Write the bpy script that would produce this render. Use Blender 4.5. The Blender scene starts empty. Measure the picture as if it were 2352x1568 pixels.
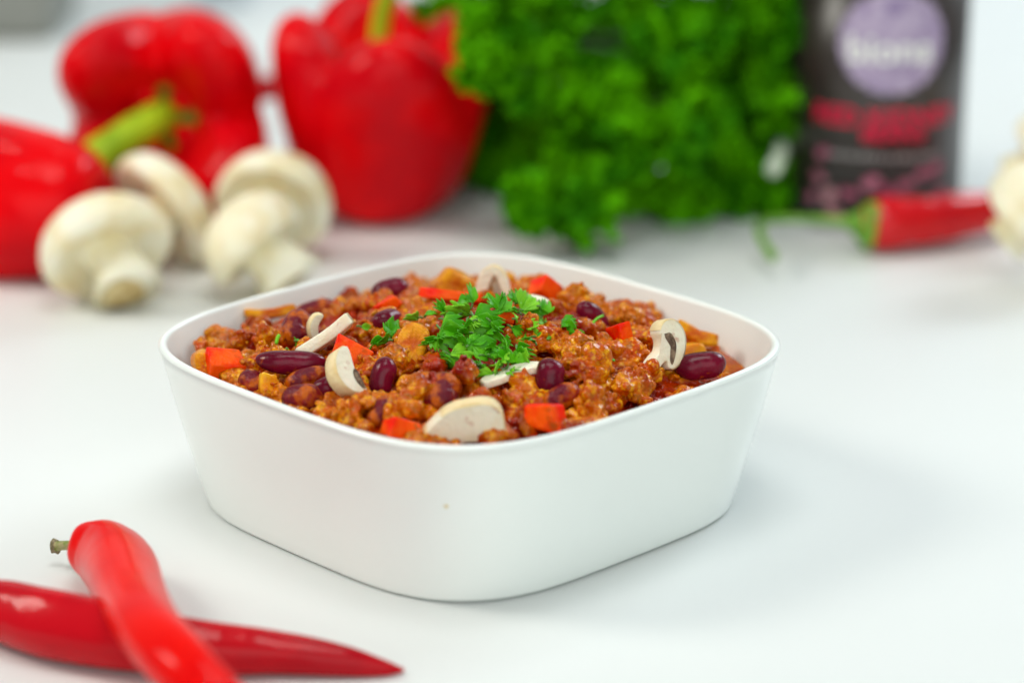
import bpy, bmesh, math, random
import numpy as np
from mathutils import Vector, Matrix, Euler

C = bpy.context.scene.collection
SC = bpy.context.scene
R = math.radians
random.seed(4)
rng = np.random.default_rng(11)
CM = 0.01

# ------------------------------------------------------------------ camera
PITCH = 0.3178
CAM = np.array([1.171, -69.14, 27.34])            # cm
cam_d = bpy.data.cameras.new('camera')
cam = bpy.data.objects.new('camera', cam_d)
C.objects.link(cam)
cam.location = CAM * CM
cam.rotation_euler = (math.pi / 2 - PITCH, 0, 0)
cam_d.lens = 93.38
cam_d.sensor_width = 36
cam_d.clip_start = 0.02
cam_d.clip_end = 30
cam_d.dof.use_dof = True
cam_d.dof.focus_distance = 0.706
cam_d.dof.aperture_fstop = 5.0
cam_d.dof.aperture_blades = 9
SC.camera = cam

# ------------------------------------------------------------------ world and lamps
w = bpy.data.worlds.new('World')
SC.world = w
w.use_nodes = True
bg = w.node_tree.nodes['Background']
bg.inputs['Color'].default_value = (0.92, 0.98, 0.97, 1)
bg.inputs['Strength'].default_value = 0.22


def area(name, loc, target, size, power, color, sy=None):
    d = bpy.data.lights.new(name, 'AREA')
    d.shape = 'RECTANGLE'
    d.size = size
    d.size_y = sy or size
    d.energy = power
    d.color = color
    o = bpy.data.objects.new(name, d)
    C.objects.link(o)
    o.location = loc
    o.rotation_euler = (Vector(target) - Vector(loc)).to_track_quat('-Z', 'Y').to_euler()
    return o


area('softbox_left', (-1.05, 0.05, 0.95), (0, 0.05, 0.02), 0.36, 7.4, (1.0, 0.975, 0.88), 0.45)
area('window_right', (1.05, 1.10, 0.95), (0, 0.0, 0.02), 0.6, 11.5, (0.80, 0.92, 1.0))
area('ceiling_panel', (0.0, -0.12, 1.3), (0, -0.05, 0.0), 0.5, 4.6, (0.97, 1.0, 0.97), 0.5)
area('room_fill', (0.35, -2.3, 1.1), (0, 0, 0.05), 3.2, 31.0, (0.93, 1.0, 0.98), 2.0)
for i, (x, y) in enumerate(((-0.5, -0.35), (0.1, -0.65), (0.55, -0.25), (-0.45, 0.75), (0.15, 0.95))):
    d = bpy.data.lights.new('ceiling_spot', 'POINT')
    d.energy = 2.4
    d.shadow_soft_size = 0.03
    d.color = (1.0, 0.96, 0.9)
    o = bpy.data.objects.new('ceiling_spot', d)
    C.objects.link(o)
    o.location = (x, y, 1.75)

SC.view_settings.view_transform = 'Standard'
SC.view_settings.look = 'None'
SC.view_settings.exposure = 0.15
SC.view_settings.gamma = 1.0
SC.cycles.use_denoising = True
SC.cycles.max_bounces = 10
SC.cycles.diffuse_bounces = 5
SC.cycles.glossy_bounces = 4

# ------------------------------------------------------------------ photograph measurements -> places (cm)
FPX = 93.38 / 36 * 2352.0


def ray(px, py):
    u = (px - 1176) / FPX
    v = (784 - py) / FPX
    d = np.array([u, math.cos(PITCH) + v * math.sin(PITCH), -math.sin(PITCH) + v * math.cos(PITCH)])
    return d


def at_z(px, py, z=0.0):
    d = ray(px, py)
    return CAM + d * ((z - CAM[2]) / d[2])


def at_y(px, py, y):
    d = ray(px, py)
    return CAM + d * ((y - CAM[1]) / d[1])


# ------------------------------------------------------------------ helpers
def mesh_obj(name, verts, faces, mat, parent=None, smooth=True, cm=True):
    me = bpy.data.meshes.new(name)
    v = np.asarray(verts, float) * (CM if cm else 1)
    me.from_pydata(v.tolist(), [], [list(map(int, f)) for f in faces])
    me.validate()
    me.update()
    if smooth:
        me.shade_smooth()
    if mat:
        for m in (mat if isinstance(mat, (list, tuple)) else [mat]):
            me.materials.append(m)
    o = bpy.data.objects.new(name, me)
    C.objects.link(o)
    if parent:
        o.parent = parent
    return o


def empty(name, loc=(0, 0, 0), rot=(0, 0, 0)):
    o = bpy.data.objects.new(name, None)
    C.objects.link(o)
    o.location = np.asarray(loc, float) * CM
    o.rotation_euler = rot
    o.empty_display_size = 0.01
    return o


def tag(o, label, cat, group=None, kind=None):
    o['label'] = label
    o['category'] = cat
    if group:
        o['group'] = group
    if kind:
        o['kind'] = kind
    return o


def place(o, loc, rot=(0, 0, 0)):
    o.location = np.asarray(loc, float) * CM
    o.rotation_euler = tuple(R(a) for a in rot)
    return o


def basis(o, loc, xdir, zdir):
    """place an object by its local x and z directions"""
    x = Vector(xdir).normalized()
    z = Vector(zdir)
    z = (z - x * z.dot(x)).normalized()
    y = z.cross(x)
    m = Matrix((x, y, z)).transposed().to_4x4()
    m.translation = Vector(np.asarray(loc, float) * CM)
    o.matrix_world = m
    return o


def frames(pts):
    """tangent / normal / binormal along a path"""
    pts = np.asarray(pts, float)
    t = np.gradient(pts, axis=0)
    t /= np.linalg.norm(t, axis=1)[:, None]
    up = np.array([0, 0, 1.0])
    n = np.zeros_like(t)
    n0 = np.cross(t[0], up)
    if np.linalg.norm(n0) < 1e-3:
        n0 = np.cross(t[0], np.array([1.0, 0, 0]))
    n[0] = n0 / np.linalg.norm(n0)
    for i in range(1, len(t)):
        a = n[i - 1] - t[i] * n[i - 1].dot(t[i])
        n[i] = a / np.linalg.norm(a)
    return t, n, np.cross(t, n)


def catmull(P, m):
    P = np.asarray(P, float)
    Q = np.vstack([2 * P[0] - P[1], P, 2 * P[-1] - P[-2]])
    out = []
    n = len(P) - 1
    for s in np.linspace(0, n, m):
        i = min(int(s), n - 1)
        u = s - i
        a, b, c, d = Q[i], Q[i + 1], Q[i + 2], Q[i + 3]
        out.append(0.5 * (2 * b + (c - a) * u + (2 * a - 5 * b + 4 * c - d) * u * u + (3 * b - a - 3 * c + d) * u ** 3))
    return np.array(out)


def loft(rings, cap0=True, cap1=True):
    n = len(rings[0])
    V = np.vstack(rings)
    F = []
    for i in range(len(rings) - 1):
        for j in range(n):
            k = (j + 1) % n
            F.append((i * n + j, i * n + k, (i + 1) * n + k, (i + 1) * n + j))
    if cap0:
        F.append(tuple(range(n - 1, -1, -1)))
    if cap1:
        b = (len(rings) - 1) * n
        F.append(tuple(range(b, b + n)))
    return V, F


def tube(path, radii, n=16, mod=None):
    t, nn, bb = frames(path)
    rings = []
    th = np.linspace(0, 2 * math.pi, n, endpoint=False)
    for i, p in enumerate(path):
        r = radii[i] * (np.ones(n) if mod is None else mod(i / (len(path) - 1), th))
        rings.append(p + np.outer(np.cos(th) * r, nn[i]) + np.outer(np.sin(th) * r, bb[i]))
    return loft(rings)


def noise1(seed, k=5):
    r = np.random.default_rng(seed)
    a = r.normal(size=k) / np.arange(1, k + 1)
    p = r.uniform(0, 6.28, k)
    return lambda x: sum(a[i] * np.sin((i + 1) * x + p[i]) for i in range(k))


def noise3(P, scale, seed):
    """smooth pseudo noise, sum of random plane waves"""
    r = np.random.default_rng(seed)
    out = np.zeros(len(P))
    K = 14
    for i in range(K):
        d = r.normal(size=3)
        d /= np.linalg.norm(d)
        f = scale * r.uniform(0.6, 1.7)
        out += np.sin(P @ d * f + r.uniform(0, 6.28))
    return out / math.sqrt(K / 2)


# ------------------------------------------------------------------ materials
def mat(name, base, rough=0.5, coat=0.0, coat_rough=0.1, sss=0.0, sss_r=(0.003, 0.0010, 0.0005), spec=0.5, var=None,
        var_scale=3.0, bump=0.0, bump_scale=20.0, rough_var=0.0, rough_scale=30.0, coat_ior=1.36, smear=None, var_lo=0.42, var_hi=0.6, detail=4.0):
    m = bpy.data.materials.new(name)
    m.use_nodes = True
    nt = m.node_tree
    p = nt.nodes['Principled BSDF']
    p.inputs['Base Color'].default_value = (*base, 1)
    p.inputs['Roughness'].default_value = rough
    p.inputs['Coat Weight'].default_value = coat
    p.inputs['Coat Roughness'].default_value = coat_rough
    p.inputs['Coat IOR'].default_value = coat_ior
    p.inputs['Specular IOR Level'].default_value = spec
    if sss:
        p.inputs['Subsurface Weight'].default_value = sss
        p.inputs['Subsurface Radius'].default_value = sss_r
        p.inputs['Subsurface Scale'].default_value = 1.0
    tc = nt.nodes.new('ShaderNodeTexCoord')

    def noise(scale, det=detail):
        n = nt.nodes.new('ShaderNodeTexNoise')
        n.inputs['Scale'].default_value = scale * 100
        n.inputs['Detail'].default_value = det
        nt.links.new(tc.outputs['Object'], n.inputs['Vector'])
        return n
    if var is not None:
        cols = var if isinstance(var, list) else [var]
        prev = None
        for i, c in enumerate(cols):
            n = noise(var_scale * (1 + 0.7 * i))
            if i:
                mp = nt.nodes.new('ShaderNodeMapping')
                mp.inputs['Location'].default_value = (i * 3.1, i * 1.7, i * 2.3)
                nt.links.new(tc.outputs['Object'], mp.inputs['Vector'])
                nt.links.new(mp.outputs['Vector'], n.inputs['Vector'])
            ramp = nt.nodes.new('ShaderNodeMapRange')
            ramp.inputs['From Min'].default_value = var_lo
            ramp.inputs['From Max'].default_value = var_hi
            nt.links.new(n.outputs['Fac'], ramp.inputs['Value'])
            mx = nt.nodes.new('ShaderNodeMix')
            mx.data_type = 'RGBA'
            nt.links.new(ramp.outputs['Result'], mx.inputs['Factor'])
            if prev is None:
                mx.inputs['A'].default_value = (*base, 1)
            else:
                nt.links.new(prev, mx.inputs['A'])
            mx.inputs['B'].default_value = (*c, 1)
            prev = mx.outputs['Result']
        if smear:
            n = noise(smear[3], 5)
            mp = nt.nodes.new('ShaderNodeMapping')
            mp.inputs['Location'].default_value = (7.3, 2.1, 5.9)
            nt.links.new(tc.outputs['Object'], mp.inputs['Vector'])
            nt.links.new(mp.outputs['Vector'], n.inputs['Vector'])
            ramp = nt.nodes.new('ShaderNodeMapRange')
            ramp.inputs['From Min'].default_value = smear[1]
            ramp.inputs['From Max'].default_value = smear[2]
            nt.links.new(n.outputs['Fac'], ramp.inputs['Value'])
            mx = nt.nodes.new('ShaderNodeMix')
            mx.data_type = 'RGBA'
            nt.links.new(ramp.outputs['Result'], mx.inputs['Factor'])
            nt.links.new(prev, mx.inputs['A'])
            mx.inputs['B'].default_value = (*smear[0], 1)
            prev = mx.outputs['Result']
        nt.links.new(prev, p.inputs['Base Color'])
    if rough_var:
        n = noise(rough_scale)
        mr = nt.nodes.new('ShaderNodeMapRange')
        mr.inputs['From Min'].default_value = 0.35
        mr.inputs['From Max'].default_value = 0.65
        mr.inputs['To Min'].default_value = max(0.02, rough - rough_var)
        mr.inputs['To Max'].default_value = rough + rough_var
        nt.links.new(n.outputs['Fac'], mr.inputs['Value'])
        nt.links.new(mr.outputs['Result'], p.inputs['Roughness'])
    if bump:
        n = noise(bump_scale)
        b = nt.nodes.new('ShaderNodeBump')
        b.inputs['Strength'].default_value = 1.0
        b.inputs['Distance'].default_value = bump * CM
        nt.links.new(n.outputs['Fac'], b.inputs['Height'])
        nt.links.new(b.outputs['Normal'], p.inputs['Normal'])
        if coat:
            nt.links.new(b.outputs['Normal'], p.inputs['Coat Normal'])
    return m


M = {}
M['table'] = mat('table_white', (0.765, 0.785, 0.775), 0.42, spec=0.35, var=(0.75, 0.77, 0.76), var_scale=0.05)
M['bowl'] = mat('bowl_glaze', (0.875, 0.91, 0.875), 0.28, coat=0.5, coat_rough=0.08, spec=0.3, var=(0.86, 0.895, 0.86), var_scale=0.25)
M['foot'] = mat('bowl_foot_shade', (0.35, 0.22, 0.16), 0.7)  # brown stands in for the shade line under the bowl
M['grey'] = mat('grey_panel', (0.24, 0.245, 0.22), 0.6)
M['paleblue'] = mat('pale_blue_panel', (0.60, 0.66, 0.72), 0.6)
M['pepper'] = mat('pepper_skin', (0.76, 0.001, 0.004), 0.34, spec=0.02, coat=0.28, coat_rough=0.10, coat_ior=1.38, sss=0.05, var=(0.56, 0.001, 0.006), var_scale=0.3, bump=0.010, bump_scale=3)
M['pepper_stem'] = mat('pepper_stem', (0.20, 0.36, 0.006), 0.45, spec=0.2, var=(0.40, 0.56, 0.015), var_scale=0.5)
M['calyx'] = mat('pepper_calyx', (0.05, 0.20, 0.003), 0.5, spec=0.2, var=(0.09, 0.27, 0.006), var_scale=1)
M['mushroom'] = mat('mushroom_cap', (0.88, 0.80, 0.58), 0.6, spec=0.25, var=[(0.76, 0.60, 0.32), (0.90, 0.85, 0.70)], var_scale=0.5, sss=0.15, bump=0.01, bump_scale=2, var_lo=0.46, var_hi=0.66)
M['mushroom_stem'] = mat('mushroom_stem', (0.88, 0.83, 0.66), 0.65, spec=0.25, var=(0.82, 0.72, 0.44), var_scale=0.5, sss=0.15, bump=0.01, bump_scale=4, var_lo=0.48, var_hi=0.66)
M['mushroom_cut'] = mat('mushroom_cut_end', (0.52, 0.36, 0.14), 0.8, var=(0.72, 0.58, 0.30), var_scale=2)
M['chili'] = mat('chili_skin', (0.76, 0.003, 0.003), 0.28, spec=0.02, coat=0.25, coat_rough=0.04, coat_ior=1.36, var=(0.84, 0.008, 0.004), var_scale=0.4, bump=0.02, bump_scale=2.2)
M['chili_dark'] = mat('chili_skin_dark', (0.42, 0.001, 0.008), 0.26, spec=0.05, coat=0.45, coat_rough=0.05, sss=0.03, var=(0.54, 0.003, 0.010), var_scale=0.4, bump=0.03, bump_scale=1.3)
M['chili_stem'] = mat('chili_stem', (0.10, 0.26, 0.01), 0.5, var=(0.17, 0.36, 0.02), var_scale=1)
M['chili_mid'] = mat('chili_skin_deep', (0.52, 0.002, 0.007), 0.26, spec=0.12, coat=0.7, coat_rough=0.06, sss=0.03, var=(0.62, 0.004, 0.008), var_scale=0.4, bump=0.03, bump_scale=1.3)
M['dry_stem'] = mat('dry_stem', (0.20, 0.25, 0.05), 0.7, var=(0.42, 0.36, 0.18), var_scale=4, bump=0.03, bump_scale=8)
M['dry_tip'] = mat('dry_stem_end', (0.40, 0.34, 0.22), 0.9, var=(0.16, 0.13, 0.06), var_scale=8, bump=0.05, bump_scale=12)
M['can'] = mat('can_metal', (0.62, 0.62, 0.62), 0.3)
M['can'].node_tree.nodes['Principled BSDF'].inputs['Metallic'].default_value = 1.0
M['label'] = mat('can_label', (0.026, 0.018, 0.016), 0.34, spec=0.7, var=(0.034, 0.023, 0.020), var_scale=0.4)
M['lilac'] = mat('emblem_lilac', (0.45, 0.36, 0.50), 0.5, spec=0.3, var=(0.33, 0.25, 0.40), var_scale=2)
M['white_ink'] = mat('white_ink', (0.80, 0.80, 0.76), 0.5)
M['red_ink'] = mat('red_ink', (0.72, 0.012, 0.06), 0.5, spec=0.2)
M['grey_ink'] = mat('grey_ink', (0.30, 0.27, 0.27), 0.5)
M['bean_ink'] = mat('bean_ink', (0.26, 0.025, 0.08), 0.4, var=(0.48, 0.16, 0.24), var_scale=2)
M['bean_ink2'] = mat('bean_ink_pale', (0.62, 0.30, 0.34), 0.4, var=(0.32, 0.07, 0.13), var_scale=2)
M['herb'] = mat('herb_leaf', (0.030, 0.195, 0.0), 0.5, spec=0.05, var=(0.105, 0.42, 0.0), var_scale=0.35)
M['herb_stem'] = mat('herb_stem', (0.09, 0.22, 0.03), 0.5)
M['pale_herb'] = mat('pale_herb_stub', (0.70, 0.78, 0.62), 0.5)
M['leaf'] = mat('parsley_leaf', (0.055, 0.32, 0.002), 0.36, spec=0.2, var=(0.12, 0.46, 0.008), var_scale=1.5, bump=0.02, bump_scale=6)
M['leaf2'] = mat('parsley_leaf_pale', (0.22, 0.58, 0.02), 0.4, spec=0.2, var=(0.12, 0.44, 0.008), var_scale=1.5, bump=0.02, bump_scale=6)
M['bean'] = mat('bean_skin', (0.10, 0.002, 0.013), 0.24, spec=0.05, coat=0.55, coat_rough=0.05, var=(0.19, 0.004, 0.024), var_scale=0.8, rough_var=0.12, rough_scale=12, bump=0.010, bump_scale=14, smear=((0.42, 0.062, 0.0), 0.6, 0.68, 2.2))
M['bean_sauce'] = mat('bean_sauced', (0.13, 0.004, 0.014), 0.24, spec=0.06, coat=0.45, coat_rough=0.07, var=[(0.28, 0.014, 0.006), (0.50, 0.10, 0.002)], var_scale=1.6, bump=0.05, bump_scale=9, var_lo=0.48, var_hi=0.62)
M['dice'] = mat('pepper_dice', (0.92, 0.005, 0.002), 0.26, spec=0.04, coat=0.28, coat_rough=0.07, sss=0.10, var=(0.78, 0.003, 0.003), var_scale=1.2, bump=0.02, bump_scale=5, smear=((0.42, 0.062, 0.0), 0.58, 0.68, 1.5))
M['dice_flesh'] = mat('pepper_flesh', (0.92, 0.015, 0.001), 0.28, spec=0.04, coat=0.28, coat_rough=0.10, sss=0.10, var=(0.95, 0.10, 0.003), var_scale=1.3, bump=0.05, bump_scale=7, smear=((0.42, 0.062, 0.0), 0.58, 0.68, 1.5))
M['flesh'] = mat('mushroom_flesh', (0.90, 0.82, 0.64), 0.5, spec=0.25, sss=0.15, var=(0.84, 0.70, 0.46), var_scale=1.0, bump=0.04, bump_scale=6, var_lo=0.5, var_hi=0.68, smear=((0.42, 0.062, 0.002), 0.64, 0.74, 1.8))
M['skin'] = mat('mushroom_skin', (0.84, 0.67, 0.38), 0.45, spec=0.25, sss=0.12, var=(0.72, 0.52, 0.24), var_scale=1.3, bump=0.03, bump_scale=5, var_lo=0.5, var_hi=0.66, smear=((0.42, 0.062, 0.002), 0.63, 0.72, 1.6))
M['gills'] = mat('mushroom_gills', (0.10, 0.055, 0.03), 0.7, var=(0.30, 0.20, 0.12), var_scale=6, bump=0.06, bump_scale=14)
M['cooked'] = mat('cooked_piece', (0.72, 0.23, 0.001), 0.28, spec=0.04, coat=0.5, coat_rough=0.06, var=[(0.54, 0.085, 0.0), (0.80, 0.34, 0.008)], var_scale=1.5, bump=0.07, bump_scale=9)
M['onion'] = mat('cooked_onion', (0.85, 0.44, 0.015), 0.24, spec=0.06, coat=0.5, coat_rough=0.07, sss=0.2, var=(0.76, 0.24, 0.004), var_scale=2, bump=0.03, bump_scale=9)

# stew: mince grains in an oily tomato sauce; "meat" says which faces are mince and which are sauce
def stew_material():
    m = bpy.data.materials.new('stew')
    m.use_nodes = True
    nt = m.node_tree
    p = nt.nodes['Principled BSDF']
    at = nt.nodes.new('ShaderNodeAttribute')
    at.attribute_name = 'meat'
    tc = nt.nodes.new('ShaderNodeTexCoord')

    def noise(scale, det=5):
        n = nt.nodes.new('ShaderNodeTexNoise')
        n.inputs['Scale'].default_value = scale * 100
        n.inputs['Detail'].default_value = det
        nt.links.new(tc.outputs['Object'], n.inputs['Vector'])
        return n.outputs['Fac']

    def rng_(v, a, b):
        r = nt.nodes.new('ShaderNodeMapRange')
        r.inputs['From Min'].default_value = a
        r.inputs['From Max'].default_value = b
        nt.links.new(v, r.inputs['Value'])
        return r.outputs['Result']

    def mix(f, a, b):
        x = nt.nodes.new('ShaderNodeMix')
        x.data_type = 'RGBA'
        nt.links.new(f, x.inputs['Factor'])
        for s, v in (('A', a), ('B', b)):
            if isinstance(v, tuple):
                x.inputs[s].default_value = (*v, 1)
            else:
                nt.links.new(v, x.inputs[s])
        return x.outputs['Result']
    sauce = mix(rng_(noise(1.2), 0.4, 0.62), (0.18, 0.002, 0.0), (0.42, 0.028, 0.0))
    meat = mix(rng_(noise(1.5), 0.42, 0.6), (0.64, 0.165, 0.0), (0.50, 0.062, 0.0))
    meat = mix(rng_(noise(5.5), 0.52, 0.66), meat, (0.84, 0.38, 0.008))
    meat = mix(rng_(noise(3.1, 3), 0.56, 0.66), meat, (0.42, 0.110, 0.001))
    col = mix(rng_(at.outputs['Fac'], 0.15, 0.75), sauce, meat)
    nt.links.new(col, p.inputs['Base Color'])
    p.inputs['Roughness'].default_value = 0.34
    p.inputs['Specular IOR Level'].default_value = 0.02
    p.inputs['Coat Weight'].default_value = 0.72
    p.inputs['Coat IOR'].default_value = 1.38
    p.inputs['Coat Roughness'].default_value = 0.035
    p.inputs['Subsurface Weight'].default_value = 0.06
    p.inputs['Subsurface Radius'].default_value = (0.004, 0.0012, 0.0005)
    p.inputs['Subsurface Scale'].default_value = 1.0
    b = nt.nodes.new('ShaderNodeBump')
    b.inputs['Distance'].default_value = 0.0009
    b.inputs['Strength'].default_value = 0.8
    vo = nt.nodes.new('ShaderNodeTexVoronoi')
    vo.feature = 'SMOOTH_F1'
    vo.inputs['Scale'].default_value = 850
    vo.inputs['Smoothness'].default_value = 0.35
    nt.links.new(tc.outputs['Object'], vo.inputs['Vector'])
    ad = nt.nodes.new('ShaderNodeMath')
    ad.operation = 'MULTIPLY_ADD'
    nt.links.new(vo.outputs['Distance'], ad.inputs[0])
    ad.inputs[1].default_value = -0.9
    nt.links.new(noise(7, 4), ad.inputs[2])
    mm = nt.nodes.new('ShaderNodeMath')
    mm.operation = 'MULTIPLY'
    nt.links.new(ad.outputs['Value'], mm.inputs[0])
    rl = rng_(at.outputs['Fac'], 0.0, 0.6)
    rl.node.inputs['To Min'].default_value = 0.25
    nt.links.new(rl, mm.inputs[1])
    nt.links.new(mm.outputs['Value'], b.inputs['Height'])
    nt.links.new(b.outputs['Normal'], p.inputs['Normal'])
    b2 = nt.nodes.new('ShaderNodeBump')
    b2.inputs['Distance'].default_value = 0.0004
    b2.inputs['Strength'].default_value = 0.7
    nt.links.new(noise(6, 3), b2.inputs['Height'])
    nt.links.new(b2.outputs['Normal'], p.inputs['Coat Normal'])
    return m


M['stew'] = stew_material()

# ------------------------------------------------------------------ table
tb = mesh_obj('table', [(-160, -110, 0), (160, -110, 0), (160, 150, 0), (-160, 150, 0)], [(0, 1, 2, 3)], M['table'], smooth=False)
tb['kind'] = 'structure'
wl = mesh_obj('wall', [(-260, 152, -60), (260, 152, -60), (260, 152, 220), (-260, 152, 220)], [(0, 1, 2, 3)],
              mat('wall_paint', (0.74, 0.77, 0.79), 0.7), smooth=False)
wl['kind'] = 'structure'


def rounded_box(name, sx, sy, sz, bev, m, parent=None, seg=3, jitter=0.0, seed=0):
    bm = bmesh.new()
    bmesh.ops.create_cube(bm, size=1.0)
    rr = random.Random(seed)
    for v in bm.verts:
        v.co = Vector((v.co.x * sx, v.co.y * sy, v.co.z * sz))
        v.co += Vector([rr.uniform(-1, 1) * jitter for _ in range(3)])
    bmesh.ops.bevel(bm, geom=bm.edges[:], offset=bev, segments=seg, profile=0.6, affect='EDGES')
    V = np.array([v.co[:] for v in bm.verts])
    F = [[v.index for v in f.verts] for f in bm.faces]
    bm.free()
    return mesh_obj(name, V, F, m, parent)


p = at_z(0, 98, 0)
b = rounded_box('storage_box', 16, 8, 14, 0.8, M['grey'])
place(b, (at_z(128, 98)[0] - 8, p[1] + 4, 7))
tag(b, 'pale grey box out of focus behind the bell peppers in the top left corner', 'box')
p = at_z(500, 30, 0)
b = rounded_box('storage_jar', 3.0, 3.0, 10, 0.5, M['paleblue'])
place(b, (p[0], p[1] + 3.5, 5))
tag(b, 'pale blue container far behind the stemmed bell pepper, barely in frame', 'container')

# ------------------------------------------------------------------ bowl
R0 = 7.8
TH = -0.0165
RIMZ = 0.6014 * R0


def squircle(a, c4, c8, c12, n=192):
    t = np.linspace(0, 2 * math.pi, n, endpoint=False)
    r = a * (1 + c4 * np.cos(4 * (t - TH)) + c8 * np.cos(8 * (t - TH)) + c12 * np.cos(12 * (t - TH)))
    return np.stack([r * np.cos(t), r * np.sin(t)], 1)


RIM = (0.0825, 0.0085, 0.0008)
BASE = (0.0806, 0.0067, 0.0)
AB = 0.861


def outline(f, shrink=0.0):
    """f 0 base .. 1 rim, shrink inwards in cm"""
    k = [BASE[i] * (1 - f) + RIM[i] * f for i in range(3)]
    a = R0 * (AB * (1 - f) + 1.0 * f)
    return squircle(a - shrink, *k)


def ring(f, z, shrink=0.0):
    o = outline(f, shrink)
    return np.c_[o, np.full(len(o), z)]


rings = [ring(0, 0.0, 1.5), ring(0, 0.0, 0.30), ring(0, 0.05, 0.22), ring(0, 0.055, 0.06), ring(0.004, 0.075, 0.015)]
for f in np.linspace(0.02, 0.97, 16):
    rings.append(ring(f, 0.06 + f * (RIMZ - 0.06), -0.10 * math.sin(f * math.pi) * 0.5))
for a in np.linspace(0, math.pi, 9):
    rings.append(ring(1.0, RIMZ - 0.13 + 0.13 * math.sin(a), 0.12 - 0.12 * math.cos(a)))
for f in (0.9, 0.8, 0.65, 0.5, 0.35, 0.25):
    rings.append(ring(f, f * RIMZ, 0.24 + 0.9 * (1 - f) ** 3))
rings.append(ring(0.16, 0.65, 1.0))
rings.append(ring(0.12, 0.45, 2.0))
rings.append(ring(0.12, 0.42, 4.5))
V, F = loft(rings)
bowl = mesh_obj('bowl', V, F, M['bowl'])
tag(bowl, 'white rounded square bowl heaped with chili stew', 'bowl')
# strip in the foot recess, the base's thin shadow line painted brown
o_ = [ring(0, 0.002, 0.35), ring(0, 0.052, 0.35), ring(0, 0.052, 0.26), ring(0, 0.002, 0.26)]
o_.append(o_[0])
V, F = loft(o_, False, False)
mesh_obj('foot_shade_strip', V, F, M['foot'], bowl)
# speck of sauce on the front of the bowl
d_ = ray(1025, 1162)
t_ = np.linspace(0, 2 * math.pi, 14, endpoint=False)
hit = None
for s in np.linspace(58, 76, 4000):
    q = CAM + d_ * s
    f = (q[2] - 0.06) / (RIMZ - 0.06)
    if 0 < f < 1:
        ol = outline(f, -0.05 * math.sin(f * math.pi))
        ang = math.atan2(q[1], q[0]) % (2 * math.pi)
        rr_ = np.hypot(*ol[int(ang / (2 * math.pi) * len(ol)) % len(ol)])
        if math.hypot(q[0], q[1]) <= rr_ + 0.01:
            hit = q
            break
if hit is not None:
    rad = Vector((hit[0], hit[1], 0)).normalized()
    tx = Vector((-rad.y, rad.x, 0))
    V = [list(Vector(hit) + rad * 0.03)] + [list(Vector(hit) + tx * 0.06 * math.cos(a) * (1 + .2 * math.sin(3 * a)) + Vector((0, 0, 0.055 * math.sin(a)))) for a in t_]
    sp = mesh_obj('sauce_speck', V, [(0, i + 1, (i + 1) % 14 + 1) for i in range(14)], mat('sauce_speck', (0.72, 0.60, 0.32), 0.4), bowl)

# ------------------------------------------------------------------ stew
INN = outline(0.86, 0.34)
INN_R = np.hypot(INN[:, 0], INN[:, 1])


def inner_r(x, y):
    a = np.mod(np.arctan2(y, x), 2 * math.pi) / (2 * math.pi) * len(INN_R)
    i = a.astype(int) % len(INN_R)
    return INN_R[i]


def S(x, y):
    """mean surface of the heaped stew"""
    x = np.asarray(x, float)
    y = np.asarray(y, float)
    q = np.clip(np.hypot(x, y) / inner_r(x, y), 0, 1)
    z = 3.78 + 1.35 * (1 - q ** 2.4)
    z = z + 0.14 * np.sin(x * 0.9 + 1.0) * np.cos(y * 0.8 + 0.4) * (1 - q ** 4)
    z = z - 0.55 * np.exp(-(((x - 6.6) / 1.5) ** 2 + ((y - 0.2) / 1.6) ** 2))     # thin sauce in the right corner
    z = z - 0.25 * np.exp(-(((x - 2.0) / 0.9) ** 2 + ((y + 1.6) / 1.0) ** 2))     # dip beside the thin slice
    return z


def S1(x, y):
    return float(S(np.array([x]), np.array([y]))[0])


def on_food(px, py, dz=0.0):
    d = ray(px, py)
    for s in np.arange(58, 90, 0.02):
        q = CAM + d * s
        if math.hypot(q[0], q[1]) < 8.6 and q[2] <= S1(q[0], q[1]) + dz:
            return q
    return CAM + d * 72


# the lumps that stand out in the heap: place seen, size, height above the mean surface
HERO = [(503, 772, .52, .50), (572, 752, .50, .42), (622, 778, .48, .30), (560, 790, .4, .2), (780, 692, .58, .36), (838, 672, .52, .36), (930, 640, .50, .40), (955, 655, .45, .3), (1330, 690, .52, .38),
        (1490, 712, .58, .50), (1545, 722, .34, .45), (1435, 728, .50, .38), (1560, 760, .3, .35), (1350, 850, .78, .34), (1330, 806, .60, .30), (1382, 925, .70, .34), (960, 905, .48, .34), (930, 942, .56, .32), (1068, 868, .52, .45),
        (830, 935, .46, .32), (1480, 885, .40, .3), (1240, 760, .6, .32), (1270, 790, .5, .28), (1400, 800, .5, .3), (905, 830, .5, .3), (990, 840, .5, .32), (700, 700, .4, .3), (1440, 905, .5, .28), (800, 960, .45, .28), (640, 905, .4, .28)]


# where larger pieces lie bedded in the mince: place seen, half width
BED = [(895, 672, .55), (891, 745, .45), (668, 845, .95), (708, 880, .6), (582, 892, .5), (757, 900, .45), (878, 885, .45), (1016, 925, .6), (1263, 885, .45), (1290, 925, .5), (876, 958, .45), (694, 932, .6), (1362, 748, .5),
       (1608, 852, .75), (517, 858, .5), (806, 838, .55), (1252, 688, .45), (1432, 805, .4), (1252, 972, .5), (922, 996, .5), (893, 712, .4), (798, 885, .5), (1062, 990, 1.0), (748, 795, .7), (1500, 830, .6), (1178, 880, .8), (948, 815, .5), (1598, 782, .6), (620, 735, .7), (1135, 672, .5)]


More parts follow.
